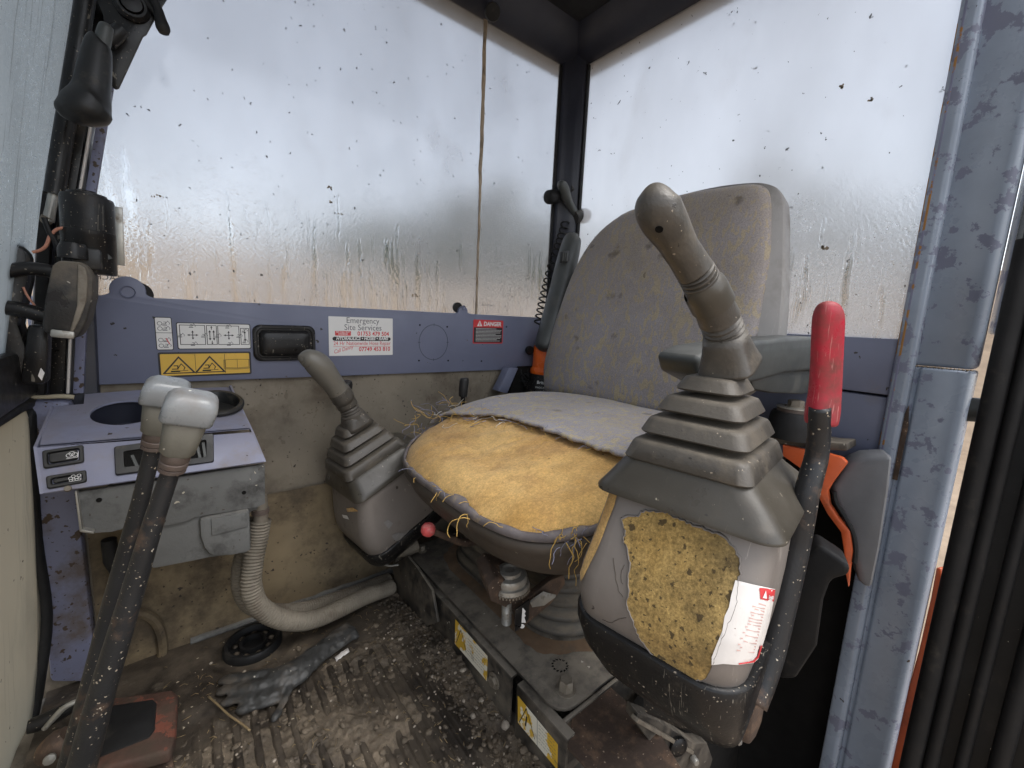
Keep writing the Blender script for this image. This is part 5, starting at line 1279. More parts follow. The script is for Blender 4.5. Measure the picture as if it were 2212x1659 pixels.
# ================================================================= safety lever with red grip
t = thing('safety_lever', 'bent black safety lever with scuffed red plastic grip beside the near console', 'lever', tuple(at(1600, 1545, y=.118)))
yl = .118
P, rr = px_tube([(1771, 880, 22), (1770, 905, 23), (1769, 935, 23.5), (1764, 985, 24), (1752, 1030, 25), (1742, 1070, 25.5), (1733, 1120, 26), (1722, 1180, 26), (1706, 1250, 26.5), (1688, 1325, 27), (1668, 1405, 27.5), (1650, 1465, 27), (1630, 1520, 26)], y=yl, sub=6)
MB().tube(P, [r_ * .92 for r_ in rr], 20).obj('bent_tube', M['lever'], t, sharp=0)
l = [(1791, 650, 3, 3), (1791, 653, 16, 12), (1790.5, 660, 27, 20), (1790, 674, 35, 26), (1789, 695, 38.5, 28), (1787, 740, 38.5, 28), (1785, 790, 38, 28), (1782, 840, 38.5, 29), (1779, 868, 39.5, 31), (1777, 884, 40.5, 32), (1774, 906, 40, 32), (1773, 916, 36, 29), (1773, 918, 24, 20)]
rings = []
for (a, b, rx, ry) in [q for q in crom(l, 4)]:
    c = at(a, b, y=yl); s_ = depth(c) / K_ * .78
    e1 = CR - Vector((0, 0, 1)) * CR.z; e1.normalize(); e2 = Vector((0, 0, 1)).cross(e1)
    ring = []
    for k in range(28):
        th = 2 * math.pi * k / 28; cx_, sx_ = math.cos(th), math.sin(th); f_ = (abs(cx_) ** 3 + abs(sx_) ** 3) ** (-1 / 3)
        ring.append(c + (e1 * cx_ * max(rx, .5) + e2 * sx_ * max(ry, .5)) * f_ * s_ * .97)
    rings.append(ring)
MB().loft(rings, True, True).obj('grip', M['redgrip'], t, sharp=0)
# ================================================================= pedestal and strips under the seat
ped = thing('seat_pedestal', 'silt covered black steel seat pedestal with worn warning stickers along its front', 'pedestal', (.62, .6, 0))
zt = .100
ol = [(.392, .865), (.392, .372)] + [(.392 + .03 * (1 - math.cos(R_(a))), .372 - .03 * math.sin(R_(a))) for a in (18, 36, 54, 72, 90)] + [(.86, .342), (.86, .865)]
MB().prism([(x, y, zt - .006) for x, y in ol], (0, 0, .006), bev=.0018).obj('top_plate', M['black_dusty'], ped)
MB().prism([(.405, .860, zt - .0062), (.405, .40, zt - .0062), (.405, .40, .0), (.405, .86, .0)], (.006, 0, 0), bev=.001).obj('front_web', M['black'], ped)
# front strips with stickers, the nearer one set lower and further forward
def strip_(y0, y1, x, z0, z1, name):
    return MB().prism([(x, y0, z0), (x, y0, z1 - .004), (x + .001, y0, z1), (x + .016, y0, z1 + .001), (x + .016, y0, z1 - .003), (x + .005, y0, z1 - .004), (x + .005, y0, z0)], (0, y1 - y0, 0), bev=.0008).obj(name, M['black_dusty'], ped)
q1 = at(1105, 1468, x=.385); q0 = at(930, 1262, x=.385)
strip_(q1.y, .79, .384, .002, .088, 'front_strip')
q2 = at(1117, 1485, x=.380); q3 = at(1226, 1600, x=.380)
strip_(q3.y, q2.y, .379, .0, q2.z + .006, 'front_strip')
def quad_label(c4, x, mat, name, label):
    P = [at(a, b, x=x) for a, b in c4]
    return MB().prism(P, (-.0006, 0, 0)).obj(name, M[mat], ped, smooth=False, label=label), P
o, P = quad_label(((984, 1338), (1053, 1417), (1052, 1471), (983, 1390)), .3835, 'yellow_worn', 'sticker', 'worn yellow and white warning sticker')
f = Flat(P[3] + Vector((-.0008, 0, 0)), P[2] - P[3], P[0] - P[3], (-1, 0, 0)); L = (P[2] - P[3]).length; Hh = (P[0] - P[3]).length
f.line([(L * .06, Hh * .15), (L * .20, Hh * .85), (L * .38, Hh * .2)], .0014, 'ink', 1)
rnd = random.Random(2)
for j in range(6):
    x = L * .42
    while x < L * .92: w_ = rnd.uniform(.002, .006); f.rect(x, Hh * (.80 - j * .12), min(x + w_, L * .95), Hh * (.815 - j * .12), 'ink_grey', 1); x += w_ + .0015
f.build(o)
o, P = quad_label(((1119, 1503), (1205, 1608), (1204, 1662), (1119, 1560)), .3785, 'yellow_worn', 'sticker', 'worn yellow and white sticker on the lower strip')
f = Flat(P[3] + Vector((-.0008, 0, 0)), P[2] - P[3], P[0] - P[3], (-1, 0, 0)); L = (P[2] - P[3]).length; Hh = (P[0] - P[3]).length
f.line([(L * .05, Hh * .1), (L * .24, Hh * .9), (L * .46, Hh * .15)], .0014, 'ink', 1); f.line([(L * .22, Hh * .25), (L * .25, Hh * .6)], .003, 'ink', 1); f.rect(L * .52, 0, L * .53, Hh, 'ink_grey', 1)
for j in range(6):
    x = L * .56
    while x < L * .94: w_ = rnd.uniform(.002, .006); f.rect(x, Hh * (.82 - j * .12), min(x + w_, L * .97), Hh * (.835 - j * .12), 'ink_grey', 1); x += w_ + .0015
f.build(o)
def hexbolt(c, ax, r, h, name, parent, mat='boltm'):
    c = Vector(c); ax = Vector(ax).normalized()
    m1 = MB().lathe([(r * 1.35, 0), (r * 1.35, .0016), (r * 1.05, .0022)], c, ax, 20)
    m1.lathe([(r, .0022), (r, h * .86), (r * .86, h), (0, h)], c, ax, 6)
    return m1.obj(name, M[mat], parent, sharp=30)
hexbolt((.425, .835, zt), (0, 0, 1), .0085, .0125, 'bolt', ped)
c = at(1222, 1490, z=zt); hexbolt(c, (0, 0, 1), .0115, .018, 'bolt', ped)
c = at(1068, 1470, x=.383); hexbolt(c, (-1, 0, 0), .010, .007, 'bolt', ped)
# rust stained silt washed out round the bellows
mb = MB(); ri, ro = rrect(.645, .612, .168 * 1.07, .180 * 1.07, .085, 12), []
for i, (x, y) in enumerate(ri):
    d = Vector((x - .645, y - .612)); k = 1.10 + .09 * abs(fbm((x * 1.0, y, 3), 18, 4)) + .03 * nz((x, y, 1), 60); ro.append((.645 + d.x * k, .612 + d.y * k))
for i in range(len(ri)):
    j = (i + 1) % len(ri); q4 = [ri[i], ri[j], ro[j], ro[i]]
    if all(a > .396 and .345 < b < .862 for a, b in q4): mb.add([(a, b, zt + .0006) for a, b in q4], [(0, 1, 2, 3)])
mb.obj('rust_stain', M['rust_silt'], ped, sharp=0, recalc=False)
# burr stain on the plate
c = at(1210, 1437, z=zt + .0004); mb = MB(); n = 40
rg = lambda r_, k: (c.x + r_ * (1 + .12 * math.sin(k * 2.3)) * math.cos(2 * math.pi * k / n), c.y + r_ * (1 + .12 * math.sin(k * 2.3)) * math.sin(2 * math.pi * k / n), c.z)
for k in range(n):
    if k % 3: mb.add([rg(.0105, k), rg(.0135, k), rg(.0135, k + 1), rg(.0105, k + 1)], [(0, 1, 2, 3)])
mb.obj('burr_stain', M['void'], ped, smooth=False, recalc=False)
# far end gusset with cable slot, near end bracket
MB().prism([(.375, .880, .0), (.375, .872, .118), (.408, .868, .118), (.408, .84, .02), (.392, .80, .0)], (.0, -.006, 0), bev=.001).obj('end_gusset', M['black_dusty'], ped)
P = [at(a, b, x=.372) for a, b in ((846, 1222), (880, 1202), (900, 1226), (932, 1275), (945, 1345), (908, 1356), (862, 1296))]
MB().prism(P, (.006, 0, 0), bev=.001).obj('gusset_plate', M['black_dusty'], ped)
MB().prism([at(a, b, z=.088) for a, b in ((1236, 1552), (1318, 1488), (1420, 1580), (1480, 1680), (1300, 1700), (1226, 1620))], (0, 0, .004), bev=.001).obj('near_bracket', M['rusty'], ped)
MB().prism([(.395, .335, .0), (.395, .335, .095), (.86, .335, .095), (.86, .335, .0)], (0, .006, 0), bev=.001).obj('side_web', M['black_dusty'], ped)
# dark slide rail and bracket low on the door side
t = thing('slide_bracket', 'dark oily steel bracket with bolts below the near console', 'bracket', tuple(at(1450, 1600, y=.27)))
P = [at(a, b, y=.25) for a, b in ((1378, 1540), (1420, 1556), (1500, 1606), (1528, 1606), (1540, 1640), (1524, 1690), (1460, 1690), (1424, 1630), (1374, 1562))]
MB().prism(P, (.004, .02, 0), bev=.002).obj('plate', M['black_dusty'], t)
P = [at(a, b, y=.245) for a, b in ((1380, 1552), (1500, 1624), (1498, 1632), (1376, 1562))]
MB().prism(P, (.0, .01, 0), bev=.001).obj('rail_edge', M['boltm'], t)
for a, b, r_, mt in ((1462, 1608, .014, 'black'), (1497, 1638, .006, 'zinc')):
    c = at(a, b, y=.246); MB().lathe([(r_, 0), (r_, .006), (r_ * .7, .009), (0, .009)], c, (-.4, -.9, .1), 16).obj('bolt', M[mt], t)

# ================================================================= behind the seat, door side
t = thing('rubber_mount', 'round black rubber mount with a washer and bolt behind the armrest', 'mount', tuple(at(1712, 935, x=.92)))
c = at(1712, 922, x=.92)
MB().lathe([(.042, -.02), (.042, 0), (.040, .022), (.036, .030), (.0, .031)], c, (0, 0, 1), 28).obj('rubber_block', M['rubber'], t)
MB().lathe([(.030, .0305), (.030, .036), (.028, .037), (0, .037)], c, (0, 0, 1), 26).obj('washer', M['copper'], t)
MB().lathe([(.031, .037), (.031, .0395), (0, .040)], c, (0, 0, 1), 26).obj('plain_washer', M['zinc'], t)
hexbolt(c + Vector((0, 0, .0395)), (0, 0, 1), .0135, .013, 'bolt', t, 'boltm')
t = thing('mount_rail', 'black steel cross rail under the rubber mount', 'rail', (.9, .3, .45))
MB().prism([at(a, b, x=.91) for a, b in ((1640, 925), (1700, 938), (1790, 955), (1830, 958), (1830, 975), (1780, 972), (1690, 962), (1640, 950))], (.06, 0, 0), bev=.003).obj('rail', M['black_dusty'], t)
# orange body panel edge and the grey cover below the back window
P = [(1690, 960), (1740, 972), (1790, 980), (1818, 988), (1830, 1000), (1800, 1040), (1788, 1060), (1792, 1090), (1812, 1120), (1836, 1148), (1842, 1190), (1836, 1230), (1832, 1270), (1826, 1240), (1822, 1190), (1816, 1150), (1786, 1110), (1772, 1082), (1760, 1060), (1740, 1020), (1690, 985)]
o = MB().prism([at(a, b, x=.90) for a, b in P], (.012, .0, 0), bev=.0025).obj('body_panel', M['orange'])
tagit(o, 'orange painted panel edge curving down behind the red lever', 'body panel')
P = [(1836, 1000), (1870, 986), (1930, 984), (1922, 1060), (1904, 1180), (1884, 1275), (1856, 1262), (1838, 1160), (1818, 1112), (1802, 1075), (1800, 1050)]
t = thing('engine_cover', 'grey moulded cover between the orange panel and the blue pillar', 'cover', (.93, .17, .3))
MB().prism([at(a, b, x=.915) for a, b in P], (.05, .02, 0), bev=.012, seg=3).obj('cover', M['cover_grey'], t)
P, rr = px_tube([(1802, 1062, 4), (1806, 1085, 4.5), (1824, 1115, 5), (1842, 1150, 5), (1848, 1185, 5), (1846, 1215, 5)], x=.905); MB().tube(P, rr, 8).obj('edge_trim', M['rubber'], t)
# dark hoses and housings low in the shadow on the door side
t = thing('side_housing', 'dark plastic housing low in shadow beside the near console', 'housing', (.60, .17, .1))
P = [(1730, 1210), (1770, 1176), (1815, 1206), (1838, 1222), (1836, 1245), (1796, 1256), (1780, 1300), (1766, 1400), (1720, 1470), (1680, 1470), (1700, 1300)]
MB().prism([at(a, b, x=.80) for a, b in P], (.05, 0.02, 0), bev=.012, seg=3).obj('housing', M['rubber'], t)
# added near-black boards, put in to darken the gap below the door opening
o = MB().prism([(.50, .30, -.50), (.985, .30, -.50), (.985, .30, .33), (.90, .30, .33), (.70, .30, .09), (.50, .30, .05)], (0, .02, 0), bev=.004).box((.40, -.02, -.52), (.985, .30, -.46)).obj('dark_backing', M['void'], rearwall)

# ================================================================= door pillar
pil = thing('door_pillar', None, None, (1.0, .1, 0)); pil['kind'] = 'structure'
def col(prof, z0, z1, mat, name, bev=.004): return parented(MB().prism([(x, y, z0) for x, y in prof], (0, 0, z1 - z0), bev=bev, seg=3).obj(name, M[mat]), pil)
# inner rounded flange with the chipped edge
fl_ = [(.976, .145)] + [(.985 - .011 * math.cos(R_(a)), .136 - .010 * math.sin(R_(a))) for a in (0, 20, 45, 70, 90)] + [(1.01, .126), (1.01, .154), (.980, .153)]
col([(x - .002, y) for x, y in fl_], -.42, 1.5, 'pillar', 'inner_flange', .003)
col([(.9735, .1455), (.9790, .1530), (.986, .1550), (.99, .1500), (.9765, .1435)], .42, 1.5, 'pillar_edge', 'chipped_edge', .0015)
# main hollow section: lower post standing proud of the upper one, ledge between them
col([(.9885, .132), (.9885, .072), (.992, .062), (1.004, .056), (1.04, .056), (1.04, .132)], .6025, 1.5, 'pillar', 'upper_post', .007)
col([(.978, .118), (.978, .070), (.983, .060), (.994, .056), (1.04, .056), (1.04, .138), (.986, .138), (.986, .120)], -.42, .600, 'pillar', 'lower_post', .007)
mb = MB()
for k in range(16):
    y = .130 - k * .0046; mb.lathe([(.0, -.001), (.0024 + .0014 * nz((k, 0, 0), .9), .0004), (.0, .0022)], (.984 + .002 * nz((k, 2, 0), .7), y, .6008), (0, 0, 1), 8)
parented(mb.obj('weld_bead', M['sealant'], sharp=0), pil)
# grey outer gutter of the pillar and the frame member beyond it
col([(1.01, .046), (1.01, .036), (1.03, .032), (1.06, .034), (1.06, .049)], .62, 1.5, 'knob', 'weather_strip', .002)
col([(1.062, .052), (1.062, .004), (1.075, -.004), (1.11, -.004), (1.11, .06)], .66, 1.5, 'pillar', 'outer_frame', .006)
parented(MB().box((1.0, -.015, .605), (1.16, .045, .655), bev=.006).obj('hinge_ledge', M['pillar']), pil)
col([(1.072, .041), (1.072, .010), (1.085, .004), (1.14, .004), (1.14, .05)], -.42, .47, 'knob', 'outer_skin', .004)
P, rr = px_tube([(2072, 884, 25), (2088, 884, 26), (2118, 886, 26)], x=1.02); tagit(MB().tube(P, rr, 18).obj('door_stop', M['grey_plastic']), 'grey rubber door stop peg between the pillar and the black door', 'door stop')
# long blind slot and tack welds between flange and post
mb = MB().prism([(.9755, .1270, .40), (.9755, .1200, .40), (.9755, .1195, .50), (.9755, .1240, .535), (.9755, .1270, .52)], (.003, 0, 0), bev=.0008)
parented(mb.obj('seam_gap', M['rusty']), pil)
# orange sill sweeping down outside the pillar
P = [at(a, b, x=1.02) for a, b in ((2022, 1225), (2010, 1290), (1985, 1400), (1955, 1510), (1915, 1620), (1890, 1700), (1960, 1700), (1975, 1600), (2000, 1480), (2020, 1370), (2036, 1260), (2032, 1228))]
o = MB().prism(P, (.03, -.012, 0), bev=.008, seg=3).obj('body_sill', M['orange']); tagit(o, 'orange painted sill curving down between the blue pillar and the black door', 'sill')
P = [at(a, b, x=1.06) for a, b in ((2030, 1262), (2046, 1240), (2070, 1245), (2040, 1400), (2000, 1560), (1975, 1700), (1940, 1700), (1990, 1500))]
o = MB().prism(P, (.03, 0, 0), bev=.006).obj('sill_step', M['black_dusty']); tagit(o, 'black step rubber beside the orange sill', 'step')

# ================================================================= open door
t = thing('cab_door', 'open black cab door with ribbed rubber seal at the right edge', 'door', (.86, -.2, 0))
MB().box((.862, -.62, -.42), (.885, .030, .785), bev=.008).obj('door_panel', M['door_black'], t)
MB().box((.853, -.62, .772), (.889, .034, .80), bev=.006).obj('door_rim', M['door_black'], t)
for y, w_, h_ in ((.028, .012, .012), (.008, .008, .009), (-.020, .007, .006), (-.052, .010, .006)):
    MB().tube([(.860, y, -.42), (.860, y, .2), (.860, y, .78)], [w_] * 3, 10).obj('seal_rib', M['rubber'], t)
pane('window_pane', (.868, -.60, .80), (.872, .006, 1.45), M['glass_front'], t)
MB().box((.858, .002, .79), (.884, .032, 1.46), bev=.006).obj('window_frame', M['black'], t)

# ================================================================= window latch and beacon by the corner pillar
t = thing('quarter_latch', 'grey cast window latch arm clamped to the glass by the corner pillar', 'latch', tuple(at(1225, 430, y=.955)))
P, rr = px_tube([(1212, 390, 7), (1213, 396, 14), (1218, 408, 17), (1223, 424, 16), (1230, 440, 13), (1239, 456, 13), (1248, 466, 14)], y=.945, sub=6); MB().tube(P, rr, 14, flat=.7).obj('arm', M['grey_plastic'], t, sharp=0)
P, rr = px_tube([(1240, 470, 13), (1252, 467, 14.5), (1263, 466, 15), (1268, 466, 13)], y=.938); MB().tube(P, rr, 18).obj('barrel', M['switch'], t)
P, rr = px_tube([(1181, 426, 9), (1184, 426, 14), (1196, 425, 15), (1202, 424, 13)], y=.968); a_ = MB().tube(P, rr, 18).obj('glass_clamp', M['rubber'], t)
P, rr = px_tube([(1190, 424, 3), (1200, 422, 5.5), (1212, 418, 6)], y=.962); MB().tube(P, rr, 12).obj('screw', M['zinc'], t)
P, rr = px_tube([(1230, 408, 9), (1240, 412, 10), (1244, 415, 6)], y=.955); MB().tube(P, rr, 12).obj('spring_cap', M['switch'], t)
t = thing('beacon', 'orange warning beacon with black base behind the folded armrest', 'beacon', tuple(at(1170, 850, y=.925)))
yb2 = .925
a = at(1180, 842, y=yb2); s_ = depth(a) / K_
MB().lathe([(50 * s_, -12 * s_), (52 * s_, 0), (50 * s_, 10 * s_), (42 * s_, 22 * s_), (38 * s_, 36 * s_), (0, 37 * s_)], a, (0, 0, 1), 30).obj('beacon_base', M['black'], t)
lens = MB().lathe([(37 * s_, 36 * s_), (38 * s_, 38 * s_), (37 * s_, 46 * s_), (33 * s_, 50 * s_), (31.5 * s_, 92 * s_), (28 * s_, 102 * s_), (0, 106 * s_)], a, (0, 0, 1), 30).obj('lens', M['lens_orange'], t)
u = Vector((.62, -.78, 0)); nrm = Vector((-.78, -.62, 0))
text_mesh('Britax', 9 * s_, a + nrm * 47 * s_ + u * -14 * s_ + Vector((0, 0, 19 * s_)), u, (.25, .2, 1), M['white'], 'lettering', t, bold=.0002)
text_mesh('MADE IN UK', 5 * s_, a + nrm * 50 * s_ + u * -16 * s_ + Vector((0, 0, 10 * s_)), u, (.12, .1, 1), M['white'], 'lettering', t)
# coiled cord from the latch down to the beacon
def coil(l, y, rc, turns, rw):
    c = crom([tuple(at(a, b, y=y)) for a, b in l], 20); n = len(c); out = []
    for k in range(turns * 14 + 1):
        f_ = k / (turns * 14) * (n - 1); i = min(int(f_), n - 2); p = Vector(c[i]).lerp(Vector(c[i + 1]), f_ - i); d = (Vector(c[i + 1]) - Vector(c[i])).normalized()
        u_ = d.cross(Vector((0, 1, 0))).normalized(); w_ = d.cross(u_); th = 2 * math.pi * k / 14
        out.append(p + (u_ * math.cos(th) + w_ * math.sin(th)) * rc)
    return MB().tube(out, rw, 6)
o = coil([(1222, 478), (1212, 512), (1200, 545), (1187, 590), (1177, 630), (1169, 665), (1162, 700)], .945, .0115, 17, .0023).obj('coiled_cord', M['rubber'], sharp=0); tagit(o, 'black coiled cord hanging between the corner pillar and the backrest', 'cord')
P, rr = px_tube([(1235, 480, 3), (1244, 500, 3), (1236, 516, 3), (1240, 530, 3)], y=.945); 
c = at(1146, 757, y=.955); o = MB().lathe([(0, 0), (.012, 0), (.0135, .004), (.012, .012), (.006, .018), (.005, .03)], c, (0.2, 1, 0), 18).obj('rubber_plug', M['rubber']); tagit(o, 'small black rubber plug on the panel beside the beacon', 'plug')
mb = MB(); rnd = random.Random(8)
for k in range(7):
    l = [at(1130 + rnd.uniform(-10, 10), 790 + k * 8 + rnd.uniform(-6, 6), y=.955), at(1140 + rnd.uniform(-12, 12), 815 + rnd.uniform(-10, 20), y=.94), at(1160 + rnd.uniform(-8, 16), 838 + rnd.uniform(-8, 10), y=.935)]
    mb.tube(crom([tuple(q) for q in l], 6), .0022, 6)
o = mb.obj('cable_bundle', M['rubber'], sharp=0); tagit(o, 'tangle of thin black cables beside the beacon base', 'cables')
# blue brace at the rear end of the lining
o = MB().prism([at(a, b, y=.93) for a, b in ((1076, 845), (1100, 795), (1120, 795), (1096, 850))], (0, .03, 0), bev=.002).obj('corner_brace', M['blue'], sidewall)
o = MB().prism([at(a, b, y=.952) for a, b in ((1098, 855), (1122, 792), (1180, 790), (1200, 870))], (0, .01, 0)).obj('recess_dark', M['void'], sidewall)  # near-black slab, the recess's shade put into its colour
# ================================================================= rubber floor mat, dirt, glove, pedal, ring
XB = .318
def mat_h(x, y):
    h = .0015 * fbm((x, y, 0), 6, 3)
    # moulded ribs run across the cab under the operator's feet
    m_ = max(0, min(1, (.735 - y) / .02)) * max(0, min(1, (XB - .012 - x) / .01)) * max(0, min(1, (x + .02) / .02))
    k = ((x + .003 * nz((0, y, 0), 9)) % .0245) / .0245; rib = max(0, min(1, (.27 - abs(k - .5)) / .10))
    h += .0068 * rib * m_
    # raised border bar on the pedestal side
    b = max(0, min(1, (.013 - abs(x - XB - .004)) / .004)) * max(0, min(1, (.70 - y) / .02)); h = max(h, .010 * b)
    # smooth raised pad towards the lining
    pad = max(0, min(1, (y - .735) / .03)); h += .006 * pad
    d = math.hypot(x - .085, y - .86); h -= .005 * max(0, min(1, (.075 - d) / .012)) * pad
    if x > .335: h -= .006 * min(1, (x - .335) / .02)
    return h
x0, x1, y0, y1 = -.20, .392, .22, .935
mb = MB().grid(lambda u, v: (x0 + (x1 - x0) * u, y0 + (y1 - y0) * v, mat_h(x0 + (x1 - x0) * u, y0 + (y1 - y0) * v)), 330, 150)
mb.grid(lambda u, v: (x0 + (x1 - x0) * u, y0 + (y1 - y0) * v, -.0055), 1, 1)
o = mb.obj('floor_mat', M['mat'], sharp=0, recalc=False); tagit(o, 'ribbed black rubber floor mat caked with dry mud in front of the seat', 'floor mat')
def mud_h(x, y):
    a = fbm((x, y, 4), 7.5, 5); b = fbm((x, y, 9), 32, 4); c = fbm((x, y, 2), 95, 3)
    near = max(0, min(1, (.80 - y) / .14)); gut = max(0, min(1, (x - XB - .002) / .02))
    mid = math.exp(-((y - .71) / .05) ** 2) * max(0, min(1, (x - .02) / .1))
    h = -.0055 + .013 * near * (a + .42) + .0055 * mid + .010 * gut * (.85 + .5 * a) + .0034 * b + .0050 * max(0, c)
    if y > .80 and x < .30: h -= .01
    d = math.hypot(x - .085, y - .86); h -= .01 * max(0, min(1, (.12 - d) / .03))
    return h
mb = MB().grid(lambda u, v: (x0 + (x1 - .003 - x0) * u, y0 + (y1 - y0) * v, mud_h(x0 + (x1 - .003 - x0) * u, y0 + (y1 - y0) * v)), 300, 280)
o = mb.obj('mud', M['mud'], sharp=0, recalc=False); o['kind'] = 'stuff'; tagit(o, 'dry crumbling mud spread over the floor mat', 'mud')
def lump(mb, c, r, rnd, sub=1, sq=.7):
    bm = bmesh.new(); bmesh.ops.create_icosphere(bm, subdivisions=sub, radius=1)
    o_ = (rnd.uniform(0, 50), rnd.uniform(0, 50), rnd.uniform(0, 50)); q = Quaternion((rnd.gauss(0, 1), rnd.gauss(0, 1), rnd.gauss(0, 1), rnd.gauss(0, 1))).normalized()
    e = (rnd.uniform(.7, 1.3), rnd.uniform(.6, 1.1), rnd.uniform(.5, .9))
    for v in bm.verts:
        k = 1 + .35 * nz(v.co, 1.6, o_); p = q @ Vector((v.co.x * e[0] * k, v.co.y * e[1] * k, v.co.z * e[2] * k)); v.co = Vector((c[0] + p.x * r, c[1] + p.y * r, c[2] + p.z * r * sq))
    mb.bm(bm)
rnd = random.Random(31); clods = MB(); stones = MB(); chaff = MB()
def top_h(x, y): return max(mat_h(x, y), mud_h(x, y))
for k in range(2800):
    if k % 3 == 0: x, y = rnd.uniform(XB + .002, .385), rnd.uniform(.33, .84)
    else: x, y = rnd.uniform(-.15, .385), rnd.uniform(.24, .80)
    if y > .70 and x < .28 and rnd.random() < .75: continue
    r = .0014 + .0062 * rnd.random() ** 5; lump(clods, (x, y, top_h(x, y) + r * .25), r, rnd)
o = clods.obj('clods', M['mud'], sharp=0, recalc=False); o['kind'] = 'stuff'; tagit(o, 'small clods of dry mud scattered on the floor', 'clods')
for k in range(240):
    if k % 2: x, y = rnd.uniform(XB - .03, .385), rnd.uniform(.36, .76)
    else: x, y = rnd.uniform(-.1, .385), rnd.uniform(.26, .86)
    r = .0011 + .0030 * rnd.random() ** 3; lump(stones, (x, y, top_h(x, y) + r * .3), r, rnd)
o = stones.obj('gravel', M['pebble'], sharp=0, recalc=False); o['kind'] = 'stuff'; tagit(o, 'pale grit and small stones strewn among the mud', 'gravel')
for k in range(420):
    x, y = rnd.uniform(-.14, .385), rnd.uniform(.25, .90); L = rnd.uniform(.003, .014); a = rnd.random() * 6.28; z = top_h(x, y) + .0012
    chaff.tube([(x, y, z), (x + L * .5 * math.cos(a), y + L * .5 * math.sin(a), z + .0014), (x + L * math.cos(a + .3), y + L * math.sin(a + .3), z)], rnd.uniform(.0003, .0006), 4)
o = chaff.obj('straw', M['twig'], sharp=0, recalc=False); o['kind'] = 'stuff'; tagit(o, 'bits of straw and chaff over the mud', 'straw')
# a few stones big enough to pick out by the pedestal
for (a, b, r_), lb_ in (((1000, 1455, .0065), 'pale stone beside the pedestal strip, under the upper yellow sticker'), ((1040, 1508, .006), 'buff stone in the gutter between the mat bar and the pedestal'), ((1092, 1560, .0075), 'long pale stone beside the lower yellow sticker'), ((1022, 1540, .006), 'tan stone lying against the raised mat bar'), ((865, 1380, .005), 'small pale stone at the far end of the mud')):
    p = at(a, b, z=.006); mb = MB(); lump(mb, (0, 0, 0), r_, rnd, 2); o = mb.obj('stone', M['pebble'], sharp=0, recalc=False); o.location = (p.x, p.y, top_h(p.x, p.y) + r_ * .35); tagit(o, lb_, 'stone', 'stones on the cab floor')
# twig in front of the glove
P = [at(a, b, z=.014) for a, b in ((450, 1504), (470, 1522), (495, 1545), (520, 1562), (540, 1578))]
o = MB().tube(crom([tuple(p) for p in P], 4), [.0016] * 17, 7).obj('twig', M['twig'], sharp=0); tagit(o, 'thin dry twig lying on the mat in front of the glove', 'twig')
# white scraps
for (a, b), lb_ in (((740, 1413), 'torn white scrap of paper lying on the mat beside the glove cuff'),):
    p = at(a, b, z=.010); mb = MB(); mb.grid(lambda u, v: (p.x + (u - .5) * .026, p.y + (v - .5) * .012 + .006 * u, top_h(p.x, p.y) + .003 + .004 * abs(nz((u * 3, v * 3, 0), 1)) + .003 * u), 6, 4)
    o = mb.obj('paper_scrap', M['white_torn'], sharp=0, recalc=False); s_ = o.modifiers.new('thick', 'SOLIDIFY'); s_.thickness = .0006; tagit(o, lb_, 'scrap')
# black ring on the floor under the hoses
c = at(547, 1392, z=.004); c = Vector((c.x, c.y, mat_h(c.x, c.y) - .002)); t = thing('floor_ring', 'muddy black rubber ring set in the floor below the ribbed hoses', 'ring', tuple(c))
MB().lathe([(.050, 0), (.050, .010), (.046, .016), (.041, .016), (.038, .008), (.037, .004), (.024, .004), (.023, .012), (.018, .013), (.017, .003), (0, .003)], c, (0, 0, 1), 36, cap=False).obj('rubber_ring', M['rubber'], t)
mb = MB()
for k in range(9):
    a = k * .7; mb.lathe([(.0, -.001), (.006, .001), (.0, .005)], c + Vector((.03 * math.cos(a), .03 * math.sin(a), .005)), (0, 0, 1), 7)
mb.obj('caked_mud', M['mud'], t, sharp=0)
# grey rubber glove
g = MB()
def gt(l, flat=.55, n=14):
    P = []; rr = []
    for a, b, r_, z in crom(l, 5): p = at(a, b, z=z); P.append(p); rr.append(r_ / K_ * depth(p) * .86)
    g.tube(P, rr, n, flat=flat, up=(CR.x, CR.y, 0))
gt([(548, 1492, 12, .016), (575, 1484, 34, .018), (605, 1472, 38, .020), (640, 1450, 34, .022), (680, 1418, 27, .022), (725, 1384, 26, .022), (756, 1364, 27, .022), (763, 1359, 22, .022)], .45)
gt([(612, 1452, 16, .020), (570, 1456, 18, .022), (530, 1462, 17, .020), (495, 1468, 16, .016), (478, 1472, 13, .014), (470, 1474, 5, .013)])
gt([(610, 1470, 17, .020), (568, 1478, 18, .023), (525, 1484, 17, .021), (488, 1491, 16, .016), (474, 1494, 13, .013), (467, 1496, 5, .012)])
gt([(606, 1490, 17, .018), (566, 1500, 18, .020), (530, 1506, 17, .018), (498, 1513, 16, .014), (485, 1516, 13, .012), (477, 1518, 5, .011)])
gt([(606, 1504, 16, .014), (575, 1516, 16, .015), (545, 1524, 16, .013), (520, 1530, 14, .012), (510, 1532, 5, .011)])
gt([(640, 1452, 16, .018), (630, 1478, 13, .018), (616, 1508, 11, .016), (604, 1530, 10, .013), (594, 1550, 9, .011), (588, 1560, 3, .010)])
o = g.obj('glove', M['glove'], sharp=0)
m1 = o.modifiers.new('merge', 'REMESH'); m1.mode = 'VOXEL'; m1.voxel_size = .0021; m1.use_smooth_shade = True
m2 = o.modifiers.new('soften', 'SMOOTH'); m2.factor = .6; m2.iterations = 5
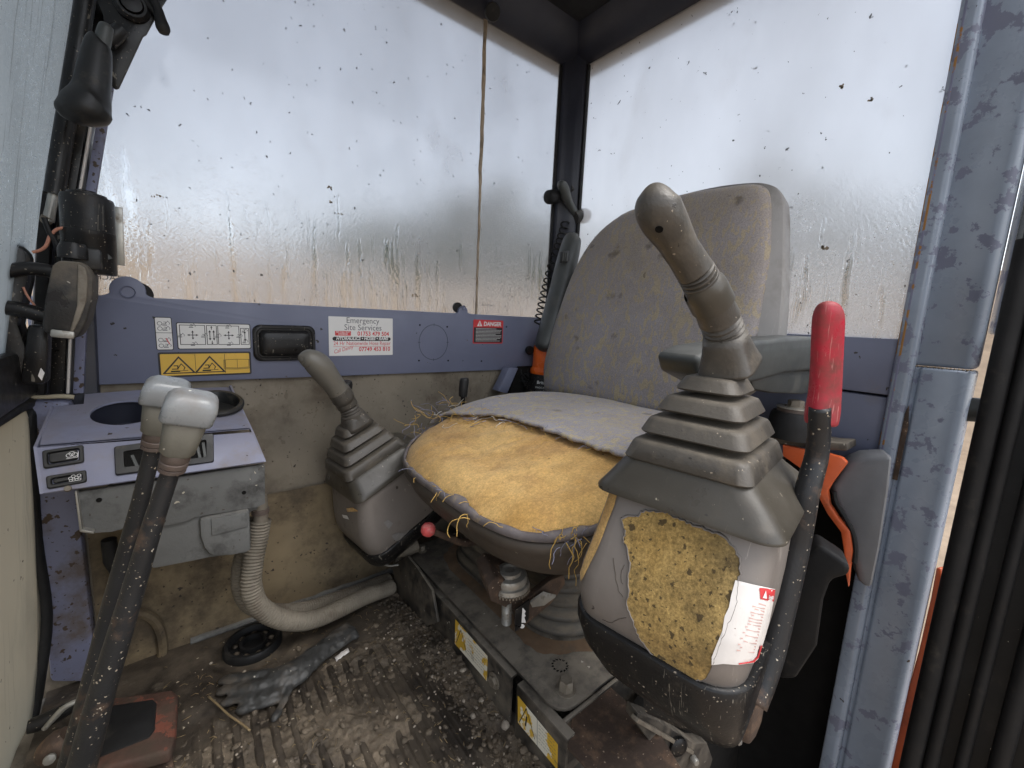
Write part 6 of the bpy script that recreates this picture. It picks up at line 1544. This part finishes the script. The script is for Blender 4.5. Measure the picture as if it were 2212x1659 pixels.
tx = bpy.data.textures.new('creases', 'CLOUDS'); tx.noise_scale = .022; tx.noise_depth = 3
m3 = o.modifiers.new('creases', 'DISPLACE'); m3.texture = tx; m3.strength = .009; m3.mid_level = .5
tagit(o, 'grey rubber work glove lying palm down on the muddy floor', 'glove')
# foot pedal, rusty red frame with a worn rubber pad
t = thing('foot_pedal', 'rusty red foot pedal with worn black pad beside the travel levers', 'pedal', tuple(at(300, 1590, z=.03)))
zp = .055
fr = [at(a, b, z=zp) for a, b in ((200, 1512), (372, 1488), (384, 1500), (378, 1590), (366, 1622), (180, 1672), (150, 1660))]
MB().prism(fr, (0, 0, -.02), bev=.005, seg=3).obj('pedal_frame', M['pedal_red'], t)
fr2 = [at(a, b, z=zp + .0016) for a, b in ((215, 1528), (330, 1510), (338, 1518), (334, 1575), (322, 1592), (200, 1640), (188, 1630))]
MB().prism(fr2, (0, 0, -.003), bev=.0012).obj('pedal_pad', M['rubber'], t)
MB().prism([at(a, b, z=.02) for a, b in ((300, 1640), (372, 1622), (376, 1650), (310, 1690))], (0, 0, -.022), bev=.003).obj('pedal_bracket', M['rusty'], t)
# second pedal stub and shiny linkage in the corner
t = thing('pedal_linkage', 'greasy steel linkage and clip in the corner behind the travel levers', 'linkage', tuple(at(110, 1580, z=.02)))
P, rr = px_tube([(60, 1570, 14), (90, 1560, 16), (130, 1540, 15), (165, 1520, 12), (200, 1495, 10)], y=.80); MB().tube(P, rr, 12).obj('link_arm', M['black'], t)
P, rr = px_tube([(95, 1575, 5), (118, 1550, 6), (140, 1528, 6), (170, 1512, 5), (200, 1496, 4)], y=.785); MB().tube(P, rr, 8).obj('bright_clip', M['zinc'], t)
P, rr = px_tube([(95, 1640, 18), (110, 1620, 26), (135, 1600, 28), (150, 1585, 20)], y=.72); MB().tube(P, rr, 14).obj('rusty_boss', M['rusty'], t)
c = at(108, 1638, y=.70); MB().lathe([(0, 0), (.006, 0), (.006, .004), (0, .005)], c, (0, -1, .3), 10).obj('bright_nut', M['zinc'], t)
